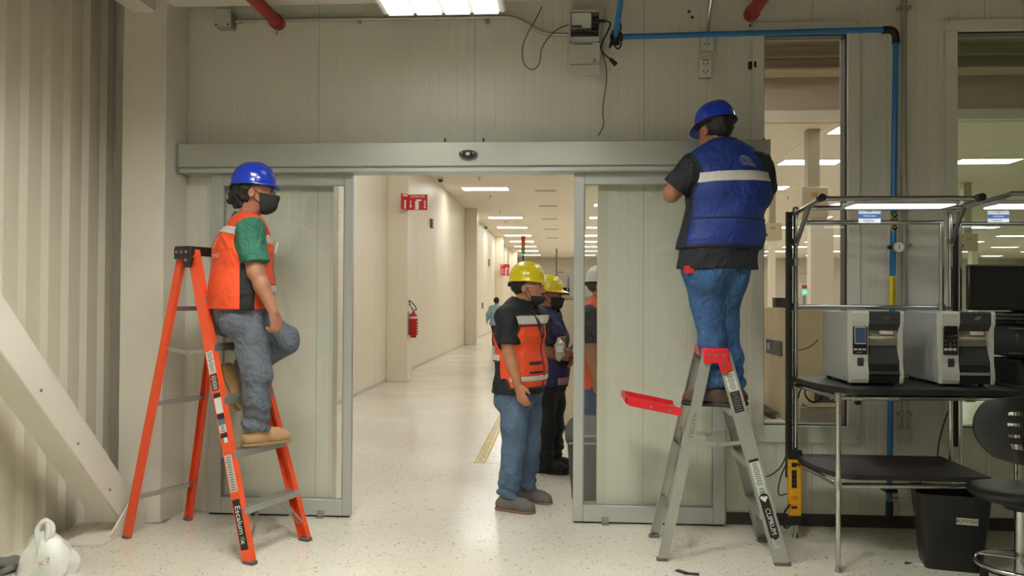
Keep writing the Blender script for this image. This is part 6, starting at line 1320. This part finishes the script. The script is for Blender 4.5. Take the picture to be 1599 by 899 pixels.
def boxreg(c, ax, hs):
    def g(f):
        r_ = None
        for a, h in zip(ax, hs):
            d = np.abs(f.plane(c, a))-h; r_ = d if r_ is None else np.maximum(r_, d)
        return r_
    return g

# --- man on the orange ladder
F1 = nrm((0.87, 0.49, 0)); L1_ = np.cross(F1, UP)
J = dict(pelvis=at(376, 478, -0.70), waist=at(378, 443, -0.70), chest=at(380, 392, -0.70), neck=at(386, 343, -0.70), head=at(399, 301, -0.70),
         shR=at(391, 361, -0.86), elR=at(399, 424, -0.90), wrR=at(427, 486, -0.90), haR=at(434, 520, -0.88), shL=at(389, 357, -0.55), elL=at(396, 424, -0.47), wrL=at(404, 476, -0.52),
         hipR=at(388, 489, -0.78), hipL=at(372, 487, -0.62), knR=at(401, 585, -0.80), anR=at(400, 683, -0.745), toR=at(432, 698, -0.72), knL=at(446, 531, -0.62), anL=at(369, 584, -0.60), toL=at(362, 624, -0.60))
J['anR'][2] = 0.587+0.078
o1 = dict(bulk=1.02, belly=1.06, skin=SKIN, trousers=JG, shirt=GRN, vest=VOR, vest_hem=-0.015, flare=0.012, shoes=TAN, sole=TANS, helmet=HB, mask=MSK, hair_e=0.012, hair_w=0.006, hair_z=-0.075, hair_f=-0.012, hair_x=lambda H: [el(H(0, -0.085, -0.04), np.array([0.075, 0.048, 0.055]))], curlR=0.9, seed=0.4, vneck=0.9, sleeve=0.80, palmR=L1_*-0.8-F1*0.5, fdirL=at(372, 630, -0.60)-at(362, 586, -0.60), supL=nrm(at(395, 586, -0.60)-at(372, 596, -0.60)), laces=TANS, brim=0.036, hat_f=-0.012,
          patches=[('reflective_band', REFL, both(slab(J['neck']-UP*0.075-F1*0.10, UP*0.9+F1*0.35, 0.022), half(J['neck']-F1*0.01, F1))), ('reflective_band', REFL, both(slab(J['chest']+UP*0.06, UP, 0.024), half(J['chest']+F1*0.045, -F1))),
                   ('reflective_band', REFL, both(slab(J['pelvis']+UP*0.10, UP, 0.020), half(J['pelvis']+F1*0.10, -F1), half(J['pelvis']+L1_*-0.02, -L1_))),
                   ('zip_strip', BLK, both(slab(J['chest'], L1_, 0.012), half(J['chest']+F1*0.05, -F1))), ('chest_pocket', mat('vest_orange_dark', (196, 58, 26), 0.65), boxreg(J['chest']+F1*0.12+L1_*0.10-UP*0.02, (L1_, UP, F1), (0.05, 0.006, 0.12))), ('pocket_flap', mat('vest_orange_dark', (0, 0, 0)), boxreg(J['waist']+F1*0.12+L1_*0.11-UP*0.005, (L1_, UP, F1), (0.07, 0.007, 0.12)))])
# dark flank between vest front and back (arm side)
flank = lambda k: (lambda f: np.maximum(np.maximum(np.abs(f.plane(J['waist']+F1*0.0, F1))-0.040, f.plane(J['chest']+UP*0.02, UP)), f.plane(J['waist']+L1_*k*0.06, -L1_*k)))
o1['patches'] += [('side_panel', BLK, flank(1)), ('side_panel', BLK, flank(-1))]
o1['fdirR'] = (0.70, 0.71, 0)
T1, I = person('person', 'man in orange vest, green shirt and blue helmet on the orange ladder', J, F1, (0.985, 0.17, 0), o1)
c = J['chest']-F1*0.17-UP*0.035+L1_*0.075
ex = L1_; nb = -F1
ex = nrm(L1_)
o = wrap_text('MMNIS', 0.036, c, ex, UP, I['vest'], mat('print_white', (0, 0, 0)))
sw = MB(); sw.extrude([(-0.012, -0.03), (0.0, -0.03), (0.018, 0.035), (0.008, 0.03)], c+UP*0.075, ex, UP, 0.0005); sw = sw.build('logo', mat('print_white', (0, 0, 0)), I['vest'], smooth=False); drape(sw, I['vest'], -F1, 0.004)
pen = J['chest']+F1*0.165+L1_*0.085-UP*0.01
MB().cyl(pen, pen+UP*0.06+F1*0.012, 0.004, seg=8).build('pen', mat('print_white', (0, 0, 0)), T1)

# --- man on the aluminium ladder, back to the viewer
F2 = nrm((-0.40, 0.92, 0)); L2_ = np.cross(F2, UP)
J = dict(pelvis=at(1118, 412, -0.58), waist=at(1127, 368, -0.58), chest=at(1140, 295, -0.59), neck=at(1130, 231, -0.57), head=at(1116, 205, -0.53),
         shL=at(1082, 264, -0.64), elL=at(1049, 302, -0.60), wrL=at(1066, 282, -0.36), haL=at(1064, 258, -0.20), shR=at(1183, 262, -0.54), elR=at(1194, 306, -0.40), wrR=at(1160, 290, -0.22), haR=at(1140, 276, -0.17),
         hipL=at(1098, 424, -0.62), hipR=at(1132, 420, -0.56), knL=at(1108, 500, -0.62), knR=at(1130, 505, -0.56), anL=at(1122, 594, -0.63), anR=at(1146, 590, -0.55), toL=at(1083, 618, -0.58), toR=at(1128, 612, -0.45))
zst = 0.825+0.0072; J['anL'][2] = J['anR'][2] = zst+0.078
bL = both(slab(J['chest']+UP*0.055, UP-L2_*0.05, 0.029), half(J['chest'], F2))
o2 = dict(bulk=1.10, belly=1.10, skin=mat('skin_brown', (150, 98, 72), 0.5, var=0.06, vscale=14), trousers=JB, shirt=NAVY, vest=VBL, vest_hem=0.085, shirt_hem=0.031, shoes=BRN, sole=BRNS, helmet=HB, hair_z=-0.05, seed=2.1, sleeve=0.80, piping=mat('piping_navy', (14, 20, 40), 0.7), pockets=True, eyes=False, hat_tilt=-0.18, hup=UP+F2*0.22, curlL=0.8, curlR=0.8, res=0.006, fdirL=(-0.95, 0.30, 0), fdirR=(-0.75, 0.66, 0),
          patches=[('reflective_band', REFL, bL), ('waist_seam', mat('piping_navy', (0, 0, 0)), both(slab(J['waist']+UP*0.085, UP, 0.006), half(J['chest'], F2))), ('reflective_band', REFL, both(slab(J['waist']+UP*0.0, UP, 0.026), half(J['waist']+F2*0.10, -F2), half(J['waist'], L2_))),
                   ('side_panel', NAVY, (lambda JJ: lambda f: np.maximum(np.maximum(np.abs(f.plane(JJ['waist']+F2*0.015, F2))-0.055, f.plane(JJ['waist']-L2_*0.10, L2_)), f.plane(JJ['chest']+UP*0.0, UP)))(J))])
T2, I = person('person', 'man in blue vest and blue helmet working at the header from the aluminium ladder', J, F2, nrm((-0.55, 0.83, -0.05)), o2)
c = J['chest']-F2*0.2+UP*0.122+L2_*0.03
o = wrap_text('IXITRA', 0.034, c, L2_, UP, I['vest'], mat('print_light', (196, 200, 206), 0.5))
gl = MB()
for rx_ in (0.045, 0.028, 0.010):
    gl.tube([V(c+L2_*(rx_*math.cos(a)-0.005)+UP*(0.012+0.042*math.sin(a))) for a in [PI*k/14 for k in range(15)]], 0.0014, 4)
for zz, w in ((0.028, 0.036), (0.042, 0.022)): gl.tube([V(c+L2_*(x-0.005)+UP*zz) for x in np.linspace(-w, w, 8)], 0.0013, 4)
g = gl.build('globe_logo', mat('print_light', (0, 0, 0)), I['vest'])
bm_ = bmesh.new(); bm_.from_mesh(I['vest'].data); bvh = BVHTree.FromBMesh(bm_); bm_.free()
for v_ in g.data.vertices:
    h, nn, i_, d_ = bvh.ray_cast(v_.co-V(F2)*0.3, V(F2))
    if h is not None: v_.co = h-V(F2)*0.003
p = at(1076, 418, -0.735)
t = MB().box((p[0]-0.028, p[1]-0.008, p[2]-0.03), (p[0]+0.028, p[1]+0.008, p[2]+0.012), 0.003).build('red_phone_case', mat('red_case', (200, 40, 50), 0.4), T2)

# --- man with the yellow helmet in the doorway
F3 = nrm((0.93, -0.36, 0)); L3_ = np.cross(F3, UP)
def man3(dx=0): return dict(pelvis=at(812, 603, 0.30), waist=at(812, 570, 0.30), chest=at(812, 520, 0.30), neck=at(814, 474, 0.30), head=at(824, 449, 0.29),
         shR=at(791, 496, 0.14), elR=at(795, 552, 0.10), wrR=at(809, 600, 0.06), haR=at(816, 625, 0.04), shL=at(838, 494, 0.46), elL=at(842, 548, 0.50), wrL=at(834, 592, 0.46),
         hipR=at(803, 612, 0.22), hipL=at(823, 612, 0.38), knR=at(802, 700, 0.20), knL=at(826, 698, 0.42), anR=at(792, 779, 0.20), anL=at(820, 766, 0.46), toR=at(820, 796, 0.10), toL=at(845, 779, 0.36))
J = man3()
dk_ = mat('vest_dark_trim', (60, 30, 26), 0.7)
o3 = dict(bulk=1.0, belly=1.06, skin=mat('skin_warm', (172, 116, 84), 0.5, var=0.06, vscale=14), trousers=JB2, shirt=NAVY, vest=VOR, vest_hem=0.0, flare=0.01, back_hem=0.175, shirt_hem=0.04, shoes=GRS, sole=GRSS, helmet=HY, mask=MSK, mask_z=-0.05, glasses=True, hair_f=0.0, hair_z=-0.03, seed=3.3, sleeve=0.74, vneck=1.3, brim=0.018, hat_z=0.055, curlR=0.35, fdirR=(0.94, -0.34, 0), fdirL=(0.93, -0.36, 0), piping=dk_,
          patches=[('reflective_band', REFL, both(slab(J['chest']+UP*0.095+F3*0.05, UP, 0.030), half(J['chest']+F3*0.02, -F3))), ('reflective_band', REFL, both(slab(J['waist']-UP*0.075, UP, 0.018), half(J['waist']+F3*0.03, -F3))), ('reflective_band', REFL, both(slab(J['waist']+UP*0.06, UP, 0.020), half(J['waist']-F3*0.055, F3))),
                   ('pocket_flap', dk_, boxreg(J['waist']+F3*0.15+L3_*0.085+UP*0.028, (L3_, UP, F3), (0.065, 0.012, 0.12))), ('pocket_mouth', dk_, boxreg(J['waist']+F3*0.15+L3_*0.085-UP*0.035, (L3_, UP, F3), (0.065, 0.008, 0.12))), ('shoulder_yoke', NAVY, half(J['chest']+UP*0.128, -UP)), ('zip_strip', dk_, both(slab(J['chest'], L3_, 0.007), half(J['chest']+F3*0.05, -F3))), ('yoke_seam', dk_, both(slab(J['chest']+UP*0.058+F3*0.05, UP, 0.006), half(J['chest']+F3*0.02, -F3)))])
T3, I = person('person', 'man in yellow helmet and orange vest standing in the doorway, nearest of the group', J, F3, nrm((0.98, -0.20, 0.02)), o3)

# --- second yellow helmet man behind him
F4 = nrm((0.96, -0.28, 0)); L4_ = np.cross(F4, UP); Y4 = 1.45
J = dict(pelvis=at(858, 598, Y4), waist=at(858, 570, Y4), chest=at(857, 525, Y4), neck=at(855, 484, Y4), head=at(857, 462, Y4), shR=at(845, 500, Y4-0.15), elR=at(852, 545, Y4-0.2), wrR=at(872, 558, Y4-0.18), haR=at(884, 552, Y4-0.16), shL=at(862, 498, Y4+0.16), elL=at(868, 545, Y4+0.18), wrL=at(884, 560, Y4+0.02),
         hipR=at(852, 606, Y4-0.08), hipL=at(864, 606, Y4+0.08), knR=at(852, 668, Y4-0.09), knL=at(866, 666, Y4+0.09), anR=at(851, 723, Y4-0.09), anL=at(864, 716, Y4+0.09), toR=at(878, 735, Y4-0.12), toL=at(884, 727, Y4+0.06))
J['anR'][2] = J['anL'][2] = 0.078
o4 = dict(s=0.98, bulk=0.98, skin=mat('skin_brown', (0, 0, 0)), trousers=BLK, shirt=mat('dark_jacket', (30, 32, 40), 0.75), vest=VBD, vest_hem=-0.02, shoes=BLK, sole=BLK, helmet=HY, mask=MSK, hair_f=0.0, hair_z=-0.03, seed=5.1, sleeve=0.9, res=0.008, vres=0.008, piping=mat('piping_navy', (0, 0, 0)),
          patches=[('reflective_band', mat('faded_tape', (150, 120, 120), 0.5), boxreg(J['chest']+F4*0.14+L4_*0.08-UP*0.02, (L4_, UP, F4), (0.05, 0.03, 0.12))), ('reflective_band', mat('faded_tape', (0, 0, 0)), boxreg(J['pelvis']+F4*0.14+L4_*0.08+UP*0.03, (L4_, UP, F4), (0.06, 0.03, 0.12)))])
T4, I = person('person', 'man in dark blue vest and yellow helmet standing behind the orange vest man', J, F4, F4, o4)
p = at(875, 545, Y4-0.25); t = thing('foil_package', 'crumpled silvery plastic package held by the man in the dark blue vest', 'package', p)
q = MB(); bmesh.ops.create_icosphere(q.b, subdivisions=3, radius=0.075, matrix=Matrix.Translation(V(p)) @ Matrix.Diagonal((0.62, 0.5, 1.15, 1)))
for v_ in q.b.verts:
    d_ = v_.co-V(p); v_.co += d_*(0.22*math.sin(60*v_.co.x+40*v_.co.z)*math.sin(50*v_.co.y+35*v_.co.z))
q.build('wrapper', mat('silver_foil', (186, 176, 166), 0.3, metal=0.5), t, smooth=False)
MB().box((p[0]-0.03, p[1]-0.05, p[2]-0.02), (p[0]+0.02, p[1]-0.04, p[2]+0.03)).build('label_patch', mat('card_white', (0, 0, 0)), t, smooth=False)

# --- man half hidden behind the right door leaf
F6 = nrm((0.95, -0.32, 0)); Y6 = 1.35; L6_ = np.cross(F6, UP); px = 936
J = dict(pelvis=at(px, 600, Y6), waist=at(px, 565, Y6), chest=at(px, 515, Y6), neck=at(px-2, 472, Y6), head=at(px+3, 447, Y6), shR=at(px-16, 492, Y6-0.16), elR=at(px-14, 548, Y6-0.2), wrR=at(px-6, 592, Y6-0.24), haR=at(px-2, 615, Y6-0.25), shL=at(px+16, 490, Y6+0.15), elL=at(px+24, 540, Y6+0.18), wrL=at(px+32, 575, Y6+0.05),
         hipR=at(px-8, 606, Y6-0.08), hipL=at(px+8, 604, Y6+0.08), knR=at(px-8, 672, Y6-0.09), knL=at(px+8, 670, Y6+0.09), anR=at(px-8, 728, Y6-0.09), anL=at(px+8, 720, Y6+0.09), toR=at(px+16, 738, Y6-0.14), toL=at(px+30, 730, Y6+0.04))
J['anR'][2] = J['anL'][2] = 0.078
o6 = dict(s=0.98, skin=mat('skin_warm', (0, 0, 0)), trousers=JB, shirt=NAVY, vest=VOR, shoes=BLK, sole=BLK, helmet=HW, mask=MSK, seed=6.2, res=0.008, vres=0.008, sleeve=0.8, patches=[])
person('person', 'man in orange vest and white helmet half hidden behind the right door leaf', J, F6, F6, o6)

# --- man walking away far down the corridor
Y5 = 18.6; F5 = nrm((0.25, 0.97, 0)); s5 = 0.9
def a5(x, y, dy=0.0): return at(x, y, Y5+dy)
J = dict(pelvis=a5(775, 505), waist=a5(775, 497), chest=a5(774.5, 487), neck=a5(775, 477.0), head=a5(775.5, 470), shL=a5(767.5, 480.5), elL=a5(763, 490), wrL=a5(761, 499, 0.05), shR=a5(782.5, 480.5), elR=a5(786, 490), wrR=a5(787, 499, 0.05),
         hipL=a5(772, 507), hipR=a5(778, 507), knL=a5(772, 520), knR=a5(778, 520, 0.12), anL=a5(771.5, 533), anR=a5(777.5, 531, -0.15), toL=a5(772, 534, 0.22), toR=a5(778, 534, 0.05))
for k in ('anL', 'anR', 'toL', 'toR'): J[k][2] += 0.02
J['anL'][2] = 0.075; J['anR'][2] = 0.085
lb = mat('light_blue_shirt', (142, 172, 186), 0.75, var=0.1)
o5 = dict(s=s5, skin=SKIN, trousers=mat('dark_trousers', (56, 46, 42), 0.8), shirt=lb, shirt_hem=0.06, shoes=BLK, sole=BLK, hair_f=0.03, hair_z=-0.05, hair_top=0.2, hair_e=0.012, seed=7.7, sleeve=2, res=0.012, eyes=False)
person('person', 'man in light blue shirt walking away far down the corridor', J, F5, F5, o5)
